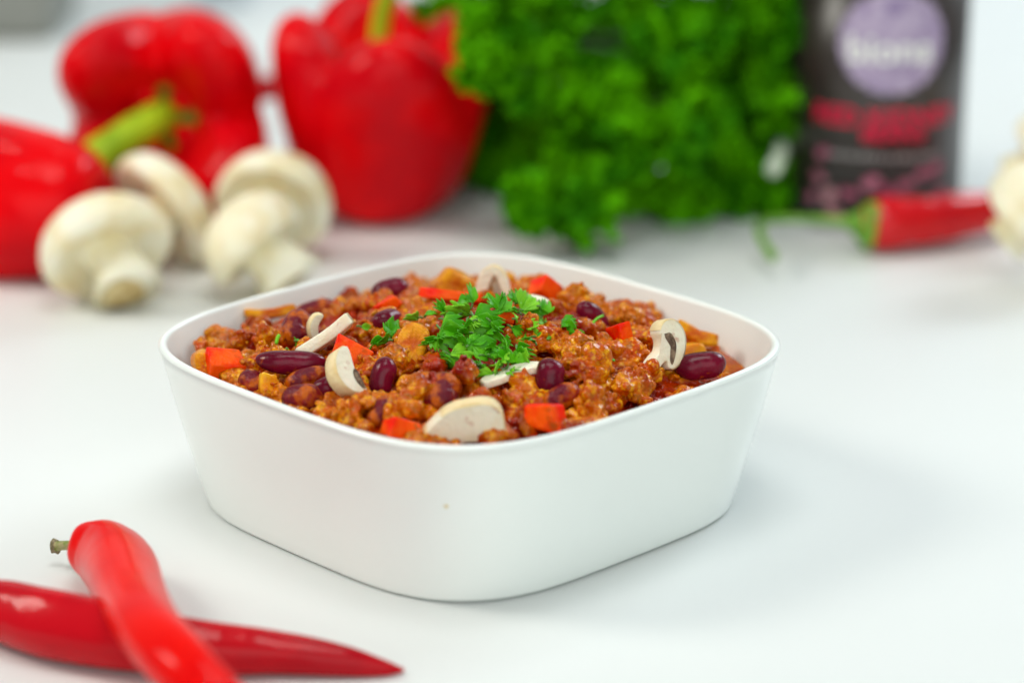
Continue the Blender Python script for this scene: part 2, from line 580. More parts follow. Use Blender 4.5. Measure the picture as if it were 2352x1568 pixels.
def build_stew():
    ico = bmesh.new()
    bmesh.ops.create_icosphere(ico, subdivisions=2, radius=1.0)
    IV = np.array([v.co[:] for v in ico.verts])
    IF = np.array([[v.index for v in f.verts] for f in ico.faces])
    ico.free()
    r = np.random.default_rng(5)
    P, RD = [], []
    # crumbles of mince
    cr = []
    tries = 0
    while len(cr) < 240 and tries < 30000:
        tries += 1
        a = r.uniform(0, 6.283)
        q = math.sqrt(r.uniform(0, 1)) * 0.99
        x, y = q * math.cos(a), q * math.sin(a)
        k = float(inner_r(np.array([x]), np.array([y]))[0])
        x *= k
        y *= k
        sz = r.uniform(0.30, 0.62) if r.random() < 0.6 else r.uniform(0.60, 0.95)
        if q * k > k - sz * 0.62:
            continue
        if any((x - c[0]) ** 2 + (y - c[1]) ** 2 < (0.55 * (sz + c[3])) ** 2 for c in cr):
            continue
        if math.hypot((x - 7.0), (y + 0.1)) < 1.75:
            continue
        z = S1(x, y) + r.uniform(-0.50, 0.10) - sz * 0.25
        cr.append((x, y, z, sz))
    for px, py, sz, dz in HERO:
        c = on_food(px, py, dz - 0.25)
        cr.append((c[0], c[1], c[2], sz))
    for px, py, q_ in BED:
        c = on_food(px, py, 0.0)
        for k_ in range(11):
            a = r.uniform(math.pi * 0.85, math.pi * 2.15)
            x, y = c[0] + q_ * math.cos(a) * r.uniform(0.85, 1.15), c[1] + q_ * math.sin(a) * r.uniform(0.85, 1.2) - 0.1
            cr.append((x, y, S1(x, y) - 0.10 + r.uniform(-0.12, 0.10), r.uniform(0.14, 0.27)))
    sub = []
    for (x, y, z, sz) in cr:
        if sz < 0.48:
            sub.append((x, y, z, sz))
            continue
        for k_ in range(int(3 + sz * 4)):
            d = r.normal(size=3)
            d *= sz * 0.55 / np.linalg.norm(d)
            sub.append((x + d[0], y + d[1], z + d[2] * 0.75 + 0.05, sz * r.uniform(0.42, 0.70)))
    for (x, y, z, sz) in sub:
        ax = np.array([r.uniform(0.7, 1.25), r.uniform(0.7, 1.25), r.uniform(0.65, 1.0)]) * sz
        g = int(44 * (sz / 0.45) ** 2)
        d = r.normal(size=(g, 3))
        d /= np.linalg.norm(d, axis=1)[:, None]
        nn = noise3(d, 2.2, int(r.integers(1e6)))
        rad = 0.74 + 0.20 * nn
        pts = np.array([x, y, z]) + d * ax * rad[:, None]
        P.append(pts)
        RD.append(r.uniform(0.045, 0.115, g) * (0.8 + 0.4 * sz))
        # core
        P.append(np.array([[x, y, z]]) + r.normal(size=(5, 3)) * ax * 0.25)
        RD.append(np.full(5, min(ax) * 0.68))
    # loose grains in the sauce
    g = 2600
    a = r.uniform(0, 6.283, g)
    q = np.sqrt(r.uniform(0, 1, g)) * 0.97
    k = inner_r(np.cos(a), np.sin(a))
    x, y = q * k * np.cos(a), q * k * np.sin(a)
    z = S(x, y) - 0.42 + r.uniform(-0.1, 0.16, g)
    keep = np.hypot(x - 6.9, y + 0.1) > 1.2
    P.append(np.c_[x, y, z][keep])
    RD.append(r.uniform(0.05, 0.16, g)[keep])
    P = np.vstack(P)
    RD = np.concatenate(RD)
    # stay off the wall of the bowl
    q = np.hypot(P[:, 0], P[:, 1])
    lim = inner_r(P[:, 0], P[:, 1]) - RD - 0.03
    f = np.minimum(1, lim / np.maximum(q, 1e-6))
    P[:, 0] *= f
    P[:, 1] *= f
    n = len(P)
    sc = RD[:, None, None] * r.uniform(0.8, 1.2, (n, 1, 3))
    V = (P[:, None, :] + IV[None] * sc).reshape(-1, 3)
    F = (IF[None] + (np.arange(n) * len(IV))[:, None, None]).reshape(-1, 3)
    # sauce body: closed slab
    NR, NA = 46, 160
    t = np.linspace(0, 2 * math.pi, NA, endpoint=False)
    kk = inner_r(np.cos(t), np.sin(t)) + 0.03
    top = []
    for i in range(1, NR + 1):
        s = i / NR
        x, y = s * kk * np.cos(t), s * kk * np.sin(t)
        z = S(x, y) - 0.30 + 0.09 * noise3(np.c_[x, y, 0 * x], 2.2, 77)
        z = np.maximum(z, 3.3)
        top.append(np.c_[x, y, z])
    top = np.vstack(top)
    c0 = len(V)
    V2 = np.vstack([top, [[0, 0, S1(0, 0) - 0.4]], np.c_[0.985 * kk * np.cos(t), 0.985 * kk * np.sin(t), np.full(NA, 2.6)], [[0, 0, 2.6]]])
    F2 = []
    ci = NR * NA
    for j in range(NA):
        j2 = (j + 1) % NA
        F2.append((ci, j, j2))
        for i in range(NR - 1):
            a0, a1, b0, b1 = i * NA + j, i * NA + j2, (i + 1) * NA + j, (i + 1) * NA + j2
            F2 += [(a0, b0, b1), (a0, b1, a1)]
        a0, a1, b0, b1 = (NR - 1) * NA + j, (NR - 1) * NA + j2, ci + 1 + j, ci + 1 + j2
        F2 += [(a0, b0, b1), (a0, b1, a1)]
        F2.append((ci + 1 + NA, b1, b0))
    V = np.vstack([V, V2])
    F = np.vstack([F, np.array(F2) + c0])
    me = bpy.data.meshes.new('stew_raw')
    me.vertices.add(len(V))
    me.vertices.foreach_set('co', (V * CM).astype(np.float32).ravel())
    me.loops.add(F.size)
    me.loops.foreach_set('vertex_index', F.astype(np.int32).ravel())
    me.polygons.add(len(F))
    me.polygons.foreach_set('loop_start', np.arange(0, F.size, 3, dtype=np.int32))
    me.update(calc_edges=True)
    me.validate()
    o = bpy.data.objects.new('stew_raw', me)
    C.objects.link(o)
    md = o.modifiers.new('r', 'REMESH')
    md.mode = 'VOXEL'
    md.voxel_size = 0.00040
    md.adaptivity = 0.0
    sm = o.modifiers.new('s', 'SMOOTH')
    sm.factor = 0.5
    sm.iterations = 4
    dg = bpy.context.evaluated_depsgraph_get()
    ev = bpy.data.meshes.new_from_object(o.evaluated_get(dg))
    bpy.data.objects.remove(o)
    bpy.data.meshes.remove(me)
    # drop what lies below the sauce
    bm = bmesh.new()
    bm.from_mesh(ev)
    dead = [v for v in bm.verts if v.co.z < 0.0300]
    bmesh.ops.delete(bm, geom=dead, context='VERTS')
    bm.to_mesh(ev)
    bm.free()
    N = len(ev.vertices)
    co = np.empty(N * 3, np.float32)
    ev.vertices.foreach_get('co', co)
    co = co.reshape(-1, 3) / CM
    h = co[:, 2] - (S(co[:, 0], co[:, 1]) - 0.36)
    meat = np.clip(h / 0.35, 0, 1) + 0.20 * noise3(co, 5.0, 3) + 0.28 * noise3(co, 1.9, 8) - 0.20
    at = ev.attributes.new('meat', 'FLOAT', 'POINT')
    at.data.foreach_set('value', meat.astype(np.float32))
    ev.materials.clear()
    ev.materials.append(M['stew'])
    ev.shade_smooth()
    ev.name = 'chili_stew'
    o = bpy.data.objects.new('chili_stew', ev)
    C.objects.link(o)
    tag(o, 'orange brown minced meat stew in glossy tomato sauce filling the white bowl', 'stew', kind='stuff')
    print('stew faces', len(ev.polygons), 'crumbles', len(cr))
    return o


stew = build_stew()


# ------------------------------------------------------------------ kidney beans
def bean_mesh(L, W, H, bend, seed):
    n, k = 22, 28
    rr = np.random.default_rng(seed)
    th = np.linspace(0, 2 * math.pi, n, endpoint=False)
    rings = []
    for s in np.linspace(0.02, 0.98, k):
        u = -math.cos(s * math.pi)
        e = (1 - abs(u) ** 2.5) ** 0.5
        x = np.full(n, u * L / 2)
        y = np.cos(th) * e * W / 2
        y = np.where(y < 0, y * (1 - 0.22 * math.exp(-(u / 0.35) ** 2)), y)
        y += bend * (u * u - 0.4)
        z = np.sin(th) * e * H / 2 * (1 + 0.05 * u)
        rings.append(np.c_[x, y, z])
    V, F = loft(rings)
    V = V + 0.012 * noise3(V, 4.0, seed)[:, None] * (V / np.linalg.norm(V, axis=1)[:, None])
    return V, F


def bean(px, py, L, W, H, rot, label, m='bean', dz=0.05, bend=0.06, seed=1):
    V, F = bean_mesh(L, W, H, bend, seed)
    o = mesh_obj('kidney_bean', V, F, M[m])
    place(o, on_food(px, py, dz), rot)
    tag(o, label, 'bean', 'kidney beans in the stew')
    return o


B_ = [
    (895, 665, 1.15, 0.80, 0.66, (0, -8, 25), 'dark glossy kidney bean at the back left of the stew', 'bean', 0.32),
    (891, 735, 1.0, 0.68, 0.62, (0, 5, 60), 'small dark kidney bean just left of the parsley heap', 'bean', 0.22),
    (857, 746, 0.8, 0.55, 0.5, (0, 5, 20), 'little purple bean tip peeking out below the small dark bean', 'bean_sauce', 0.05),
    (680, 753, 1.15, 0.92, 0.74, (0, -35, 70), 'sauce-covered kidney bean leaning against the pale mushroom sliver', 'bean_sauce', 0.28),
    (722, 714, 1.3, 0.75, 0.62, (0, -12, 10), 'sauce-smeared bean lying behind the leaning sauced bean', 'bean_sauce', 0.25),
    (668, 831, 1.88, 0.74, 0.64, (12, 2, -3), 'long glossy maroon kidney bean lying level near the left front', 'bean', 0.42),
    (708, 868, 1.25, 0.70, 0.60, (0, -8, 20), 'brown-coated bean tucked right under the long maroon bean', 'bean_sauce', 0.22),
    (582, 880, 0.95, 0.78, 0.70, (0, 20, -50), 'sauced bean against the rim below the big red pepper dice', 'bean_sauce', 0.22),
    (757, 888, 0.95, 0.66, 0.60, (0, 0, 40), 'dark bean half hidden behind the round mushroom slice', 'bean', 0.18),
    (878, 868, 1.15, 0.72, 0.62, (0, -62, 50), 'upright split-looking bean right of the round mushroom slice', 'bean', 0.15),
    (1016, 903, 1.25, 1.02, 0.85, (0, -30, 75), 'big reddish sauced bean above the large front mushroom slice', 'bean_sauce', 0.25),
    (1263, 867, 1.05, 0.84, 0.84, (0, -70, 80), 'egg-shaped shiny dark bean standing beside the thin mushroom sliver', 'bean', 0.35),
    (1290, 913, 1.1, 0.72, 0.65, (0, -15, 30), 'sauce-filmed bean under the egg-shaped bean', 'bean_sauce', 0.15),
    (876, 945, 1.0, 0.66, 0.62, (0, -20, 70), 'dark bean sunk in the mince near the front left rim', 'bean_sauce', 0.12),
    (694, 916, 1.15, 0.92, 0.80, (0, -10, -20), 'plump brown-glazed bean by the front left rim', 'bean_sauce', 0.22),
    (1362, 730, 1.25, 0.72, 0.68, (0, 48, 25), 'slanting dark bean crossed by a green parsley stalk', 'bean', 0.25),
    (1608, 841, 1.42, 0.85, 0.78, (10, -6, 8), 'large glossy maroon bean in the right corner of the bowl', 'bean', 0.42),
    (993, 640, 1.05, 0.75, 0.66, (0, -40, 60), 'pinkish sauced bean at the very back of the stew', 'bean_sauce', 0.28),
    (735, 898, 0.8, 0.6, 0.5, (0, -30, 10), 'bean end showing between brown-glazed bean and round mushroom slice', 'bean_sauce', 0.05),
]
for i, (px, py, L, W, H, rot, lab, m, dz) in enumerate(B_):
    bean(px, py, L, W, H, rot, lab, m, dz - 0.14, 0.05 + 0.03 * (i % 3), i + 3)


# ------------------------------------------------------------------ diced red pepper
def dice(px, py, sx, sy, sz, rot, label, dz=0.1, seed=0, m='dice'):
    sx, sy, sz, dz = sx * 0.94, sy * 0.94, sz * 0.94, dz - 0.08
    o = rounded_box('pepper_dice', sx, sy, sz, min(sx, sy, sz) * 0.17, M[m], jitter=min(sx, sy, sz) * 0.19, seed=seed + 60, seg=4)
    me = o.data
    me.materials.append(M['dice_flesh'])
    for pl in me.polygons:
        if pl.normal.z < 0.55:
            pl.material_index = 1 if m == 'dice' else 0
    place(o, on_food(px, py, dz), rot)
    tag(o, label, 'pepper piece', 'diced red pepper in the stew')
    return o


dice(517, 838, 0.98, 0.62, 0.85, (-70, 5, 18), 'big red pepper dice standing at the far left of the stew', 0.25, 1)
dice(806, 818, 1.10, 0.70, 0.60, (-40, 22, -15), 'red pepper dice behind the round mushroom slice', 0.25, 2)
dice(1252, 672, 0.85, 0.62, 0.62, (-30, 38, 25), 'bright red pepper dice at the back right of the stew', 0.3, 3)
dice(1432, 782, 0.45, 0.62, 0.95, (-20, -14, 30), 'narrow red pepper dice left of the gilled mushroom slice', 0.22, 4)
dice(1252, 955, 0.90, 0.72, 0.66, (-8, -6, -28), 'red pepper dice against the front right rim', 0.32, 5)
dice(922, 986, 0.95, 0.60, 0.5, (-15, 20, 30), 'orange-red pepper dice at the front rim left of the big mushroom slice', 0.2, 6, 'dice_flesh')
dice(1160, 722, 0.45, 0.42, 0.55, (-30, 20, 20), 'small red pepper dice showing inside the parsley heap', 0.3, 7)
dice(893, 702, 0.75, 0.5, 0.45, (-20, -25, 30), 'orange sauced pepper dice behind the small dark bean', 0.22, 8, 'dice_flesh')
dice(1035, 683, 1.9, 0.4, 0.28, (-40, 3, -6), 'long red pepper strip lying behind the parsley heap', 0.25, 9)


# ------------------------------------------------------------------ mushroom slices
CAPO = [(-0.27, -0.80), (-0.25, -0.5), (-0.28, -0.10), (-0.48, -0.10), (-0.70, -0.18), (-0.88, -0.25), (-0.98, -0.10), (-1.0, 0.10),
        (-0.88, 0.42), (-0.62, 0.68), (-0.30, 0.82), (0.0, 0.86), (0.30, 0.82), (0.62, 0.68), (0.88, 0.42), (1.0, 0.10), (0.98, -0.10),
        (0.88, -0.25), (0.70, -0.18), (0.48, -0.10), (0.28, -0.10), (0.25, -0.5), (0.27, -0.80)]
HALFMOON = [(-1.0, -0.30), (-1.02, -0.05), (-0.86, 0.26), (-0.5, 0.52), (0.0, 0.66), (0.45, 0.62), (0.80, 0.40), (0.98, 0.02), (0.92, -0.22), (0.72, -0.24), (0.4, -0.12), (0.0, -0.10), (-0.45, -0.22)]
DSHAPE = [(-0.96, -0.26), (-1.02, 0.0), (-0.90, 0.36), (-0.58, 0.68), (0.0, 0.84), (0.58, 0.68), (0.90, 0.36), (1.02, 0.0), (0.96, -0.26), (0.70, -0.30), (0.35, -0.24), (0.0, -0.20), (-0.35, -0.24), (-0.70, -0.30)]
WEDGE = [(-1.05, -0.42), (-0.98, -0.22), (-0.70, 0.10), (-0.30, 0.38), (0.15, 0.50), (0.62, 0.46), (0.92, 0.24), (1.0, -0.12), (0.94, -0.40), (0.5, -0.44), (0.0, -0.40), (-0.5, -0.50)]
HALFSTEM = [(-1.28, -0.72), (-1.0, -1.02), (-0.62, -0.74), (-0.32, -0.62), (-0.26, -0.92), (0.02, -1.0), (0.38, -0.85), (0.68, -0.45), (0.80, 0.05), (0.70, 0.50),
            (0.42, 0.82), (0.05, 0.92), (-0.30, 0.80), (-0.44, 0.52), (-0.32, 0.20), (-0.44, -0.12), (-0.72, -0.30)]
ARCH = [(-1.0, -1.0), (-0.98, -0.3), (-0.78, 0.45), (-0.30, 0.88), (0.2, 0.80), (0.62, 0.40), (0.90, -0.25), (1.15, -0.95), (0.80, -1.0), (0.52, -0.40), (0.20, 0.25), (0.02, 0.22), (-0.14, -0.3), (-0.30, -1.0)]


def slice_mesh(ol, w, t, bend, seed):
    P = catmull(np.array(ol + [ol[0]]), len(ol) * 4)[:-1]
    P = P * w / 2
    P += 0.012 * w * np.stack([noise1(seed)(np.linspace(0, 6.28, len(P))), noise1(seed + 1)(np.linspace(0, 6.28, len(P)))], 1)
    tg = np.roll(P, -1, 0) - np.roll(P, 1, 0)
    tg /= np.linalg.norm(tg, axis=1)[:, None]
    nr = np.stack([tg[:, 1], -tg[:, 0]], 1)
    area_ = 0.5 * np.sum(P[:, 0] * np.roll(P[:, 1], -1) - np.roll(P[:, 0], -1) * P[:, 1])
    if area_ < 0:
        nr = -nr
    b = min(0.04, t * 0.25)
    rings = []
    for z, ins in ((-t / 2, b), (-t / 2 + b * 0.5, b * 0.2), (-t / 2 + b, 0), (t / 2 - b, 0), (t / 2 - b * 0.5, b * 0.2), (t / 2, b)):
        q = P - nr * ins
        rings.append(np.c_[q, np.full(len(q), z)])
    V, F = loft(rings)

    def bent(V):
        V = V.copy()
        V[:, 2] += bend * (V[:, 0] / (w / 2)) ** 2
        return V
    return P, nr, V, F, bent


def mushroom_slice(loc, w, t, xdir, zdir, label, ol=CAPO, bend=0.05, seed=1, gill=True, stem=True, skin_rng=(-0.15, 2)):
    pts = list(ol)
    P, nr, V, F, bent = slice_mesh(pts, w, t, bend, seed)
    bm = bmesh.new()
    vs = [bm.verts.new(v) for v in bent(V)]
    for f in F:
        bm.faces.new([vs[i] for i in f])
    bmesh.ops.triangulate(bm, faces=[f for f in bm.faces if len(f.verts) > 4])
    bm.verts.index_update()
    VV = np.array([v.co[:] for v in bm.verts])
    FF = [[v.index for v in f.verts] for f in bm.faces]
    bm.free()
    o = mesh_obj('mushroom_slice', VV, FF, M['flesh'])
    for pl in o.data.polygons:
        if len(pl.vertices) == 3:
            pl.use_smooth = False
    # skin round the cap
    sel = [i for i in range(len(P)) if P[i, 1] > skin_rng[0] * w / 2 and (abs(P[i, 0]) > 0.80 * w / 2 or P[i, 1] > 0.30 * w / 2)]
    if ol is HALFSTEM:
        sel = [i for i in range(len(P)) if math.hypot(*P[i]) > 0.70 * w / 2 and P[i, 0] > -0.44 * w / 2 and not (P[i, 0] < -0.2 * w / 2 and P[i, 1] < 0)]
    if sel:
        rows = []
        for i in sel:
            q0 = P[i] - nr[i] * 0.012
            q1 = P[i] + nr[i] * 0.018
            rows.append(np.array([[*q0, -t / 2 + 0.004], [*q1, -t / 2 + 0.03], [*q1, t / 2 - 0.03], [*q0, t / 2 - 0.004]]))
        VS = np.vstack(rows)
        FS = []
        for a in range(len(sel) - 1):
            if sel[a + 1] - sel[a] != 1:
                continue
            for j in range(3):
                FS.append((a * 4 + j, a * 4 + j + 1, (a + 1) * 4 + j + 1, (a + 1) * 4 + j))
        mesh_obj('skin', bent(VS), FS, M['skin'], o)
    if gill:
        G = [np.array([(-0.27, -0.10), (-0.30, 0.10), (-0.52, 0.20), (-0.76, 0.06), (-0.89, -0.16), (-0.78, -0.19), (-0.62, -0.04), (-0.42, 0.02)])]
        G.append(G[0] * np.array([-1, 1]))
        if ol is HALFSTEM:
            G = [np.array([(-0.24, 0.42), (0.08, 0.40), (0.24, -0.02), (0.12, -0.46), (-0.12, -0.82), (-0.20, -0.60), (-0.06, -0.26), (-0.10, 0.08), (-0.22, 0.24)])]
        if ol is DSHAPE:
            G = [np.array([(-0.85, -0.24), (-0.80, -0.05), (-0.45, 0.10), (-0.10, 0.06), (0.05, -0.12), (-0.10, -0.22), (-0.40, -0.24)])]
        VG, FG = [], []
        for g in G:
            g = catmull(np.vstack([g, g[0]]), 33)[:-1] * w / 2
            for zz in (-t / 2 - 0.006, t / 2 + 0.006):
                k = len(VG)
                cc = g.mean(0)
                VG.append([*cc, zz * 1.0])
                VG += [[*q, zz] for q in g]
                FG += [(k, k + 1 + i, k + 1 + (i + 1) % len(g)) for i in range(len(g))]
        mesh_obj('gills', bent(np.array(VG)), FG, M['gills'], o, smooth=False)
    basis(o, loc, xdir, zdir)
    tag(o, label, 'mushroom', 'raw mushroom slices on the stew')
    return o


# local: x across the cap, y from stem to cap top, z out of the cut face
mushroom_slice(on_food(1528, 790, 0.60), 1.38, 0.52, (0.82, 0.57, 0.0), (0.56, -0.76, 0.32), 'mushroom slice with dark gills and stem standing on edge at the right', HALFSTEM, seed=3, bend=0.02)
mushroom_slice(on_food(798, 858, 0.42), 1.32, 0.46, (-0.42, 0.40, 0.80), (0.70, -0.52, 0.50), 'round mushroom slice with grey gills standing in front of red pepper dice', DSHAPE, seed=5, bend=0.02)
mushroom_slice(on_food(1062, 970, 0.22), 2.10, 0.50, (0.985, 0.05, 0.10), (0.05, -0.98, -0.10), 'large cream half-moon mushroom slice at the front rim', WEDGE, bend=-0.06, seed=7, gill=False, skin_rng=(-0.9, 2))
mushroom_slice(on_food(748, 774, 0.42), 1.70, 0.34, (0.78, 0.25, 0.52), (-0.42, 0.40, 0.85), 'thin pale mushroom slice leaning up behind the long maroon bean', HALFMOON, bend=0.03, seed=9, gill=False)
mushroom_slice(on_food(1178, 862, 0.20), 1.80, 0.20, (0.93, 0.34, 0.17), (-0.15, 0.04, 0.98), 'long thin mushroom sliver below the parsley heap', HALFMOON, bend=0.03, seed=11, gill=False)
mushroom_slice(on_food(1135, 645, 0.42), 1.02, 0.36, (0.95, -0.2, -0.10), (0.15, -0.95, 0.12), 'arched mushroom slice standing upright at the back of the bowl', ARCH, bend=0.03, seed=13, gill=False, skin_rng=(0.1, 2))
mushroom_slice(on_food(726, 750, 0.25), 0.75, 0.22, (0.25, 0.2, 0.9), (0.5, -0.8, 0.1), 'small pale mushroom sliver upright behind the leaning thin slice', HALFMOON, bend=0.02, seed=15, gill=False)
mushroom_slice(on_food(1222, 690, 0.32), 0.95, 0.16, (0.95, 0.1, -0.18), (0.1, -0.05, 0.95), 'little white mushroom shaving beside the back red pepper dice', HALFMOON, bend=0.02, seed=17, gill=False)


# ------------------------------------------------------------------ cooked pieces
def chunk(px, py, sx, sy, sz, rot, label, dz, seed, m='cooked', name='cooked_mushroom', cat='mushroom'):
    bm = bmesh.new()
    bmesh.ops.create_cube(bm, size=1.0)
    bmesh.ops.subdivide_edges(bm, edges=bm.edges[:], cuts=9, use_grid_fill=True)
    V = np.array([v.co[:] for v in bm.verts]) * 2
    F = [[v.index for v in f.verts] for f in bm.faces]
    bm.free()
    nrm = (np.abs(V) ** 5).sum(1) ** (1 / 5)
    V = V / nrm[:, None] * np.array([sx, sy, sz]) / 2
    d = V / np.linalg.norm(V, axis=1)[:, None]
    V = V + d * (0.05 * noise3(V, 3.0, seed) + 0.02 * noise3(V, 9.0, seed + 1))[:, None]
    V[:, 2] += 0.10 * (V[:, 0] / sx * 2) ** 2 * (1 if seed % 2 else -1)
    o = mesh_obj(name, V, F, M[m])
    place(o, on_food(px, py, dz), rot)
    tag(o, label, cat, 'cooked pieces in the stew')
    return o


chunk(620, 722, 1.5, 0.55, 0.28, (-25, -4, 6), 'flat golden cooked mushroom piece along the back left of the stew', 0.40, 1)
chunk(948, 792, 0.85, 0.35, 1.15, (-48, 14, -14), 'broad orange cooked mushroom slab left of the parsley heap', 0.22, 2)
chunk(1598, 768, 1.3, 0.55, 0.42, (-20, 18, -18), 'orange cooked mushroom wedge behind the gilled mushroom slice', 0.35, 3)
chunk(1575, 806, 0.9, 0.4, 0.3, (-15, -18, 20), 'small yellow-orange strip below the orange wedge at the right', 0.15, 4, 'onion', 'cooked_onion', 'onion')
chunk(617, 882, 0.55, 0.45, 0.62, (-20, 8, 20), 'translucent yellow onion piece under the long maroon bean', 0.22, 5, 'onion', 'cooked_onion', 'onion')
chunk(468, 842, 0.55, 0.7, 0.95, (-15, -10, 20), 'tan sauced lump beside the big red pepper dice at far left', 0.20, 6)
chunk(1140, 655, 0.9, 0.6, 0.8, (-20, 20, 10), 'orange cooked lump below the arched mushroom slice', 0.05, 7)
chunk(1045, 650, 1.0, 0.7, 0.85, (-10, 30, 0), 'rounded orange cooked piece topping the back of the stew', 0.25, 8)


# ------------------------------------------------------------------ chopped parsley
def leaf_mesh(size, lobes, fold, curl, seed):
    """a wedge-shaped, toothed parsley leaflet: base at the origin, tip along +x"""
    r = np.random.default_rng(seed)
    NC, NR = 25, 8
    c = np.linspace(-1, 1, NC)
    nt = {1: 3, 2: 4, 3: 5}[lobes]
    tooth = np.abs(np.cos(c * math.pi * nt / 1.0 * 0.5 + (0 if lobes % 2 else 0.0)))
    lend = (0.68 + 0.32 * tooth) * (1 - 0.30 * np.abs(c) ** 1.6) * (1 + 0.06 * r.normal(size=NC))
    wid = {1: 0.26, 2: 0.42, 3: 0.55}[lobes]
    V, F = [], []
    for i in range(NR + 1):
        s = i / NR
        ws = wid * (0.06 + 0.94 * math.sin(min(s * 1.15, 1) * math.pi / 2) ** 1.35)
        x = s * lend
        y = c * ws * (1 + 0.10 * s * (tooth - 0.5))
        V.append(np.c_[x, y])
    V = np.vstack(V) * size
    q = V / size
    z = fold * np.abs(V[:, 1]) - curl * V[:, 0] ** 2 / size * 0.9
    z += 0.045 * size * np.sin(q[:, 1] * 11 + seed) * q[:, 0] ** 1.5 + r.uniform(-0.5, 0.5) * V[:, 1] * q[:, 0]
    z += 0.05 * size * noise3(np.c_[q, 0 * z], 3.2, seed)
    V = np.c_[V, z]
    for i in range(NR):
        for j in range(NC - 1):
            a = i * NC + j
            F.append((a, a + NC, a + NC + 1, a + 1))
    return V, F


def leaf(px, py, size, rot, label, dz=0.3, lobes=3, fold=0.3, curl=0.3, seed=1, m='leaf', cnt=1):
    r = random.Random(seed)
    VV, FF = [], []
    k = 0
    for c in range(cnt):
        V, F = leaf_mesh(size * (1 if c == 0 else r.uniform(0.65, 0.9)), lobes, fold * r.uniform(0.7, 1.3), curl * r.uniform(0.6, 1.4), seed + 31 * c)
        a = 0 if c == 0 else (1 if c % 2 else -1) * r.uniform(0.75, 1.15)
        ca, sa = math.cos(a), math.sin(a)
        V = np.c_[V[:, 0] * ca - V[:, 1] * sa, V[:, 0] * sa + V[:, 1] * ca, V[:, 2] + 0.02 * c]
        VV.append(V)
        FF += [tuple(i + k for i in f) for f in F]
        k += len(V)
    V = np.vstack(VV)
    mean_ = V.mean(0)
    V = V - mean_
    o = mesh_obj('parsley_leaf', V, FF, M[m])
    md = o.modifiers.new('thick', 'SOLIDIFY')
    md.thickness = 0.022 * CM
    place(o, on_food(px, py, dz), rot)
    tag(o, label, 'parsley', 'chopped parsley on the stew')
    # short stalk
    base = -mean_
    P = catmull([base + np.array([-0.30 * size, 0.03, -0.02]), base + np.array([-0.15 * size, 0.02, 0.02]), base + np.array([0.08 * size, 0, 0.0])], 6)
    sv, sf = tube(P, [0.03] * 6, 6)
    mesh_obj('stalk', sv, sf, M['herb_stem'], o)
    return o


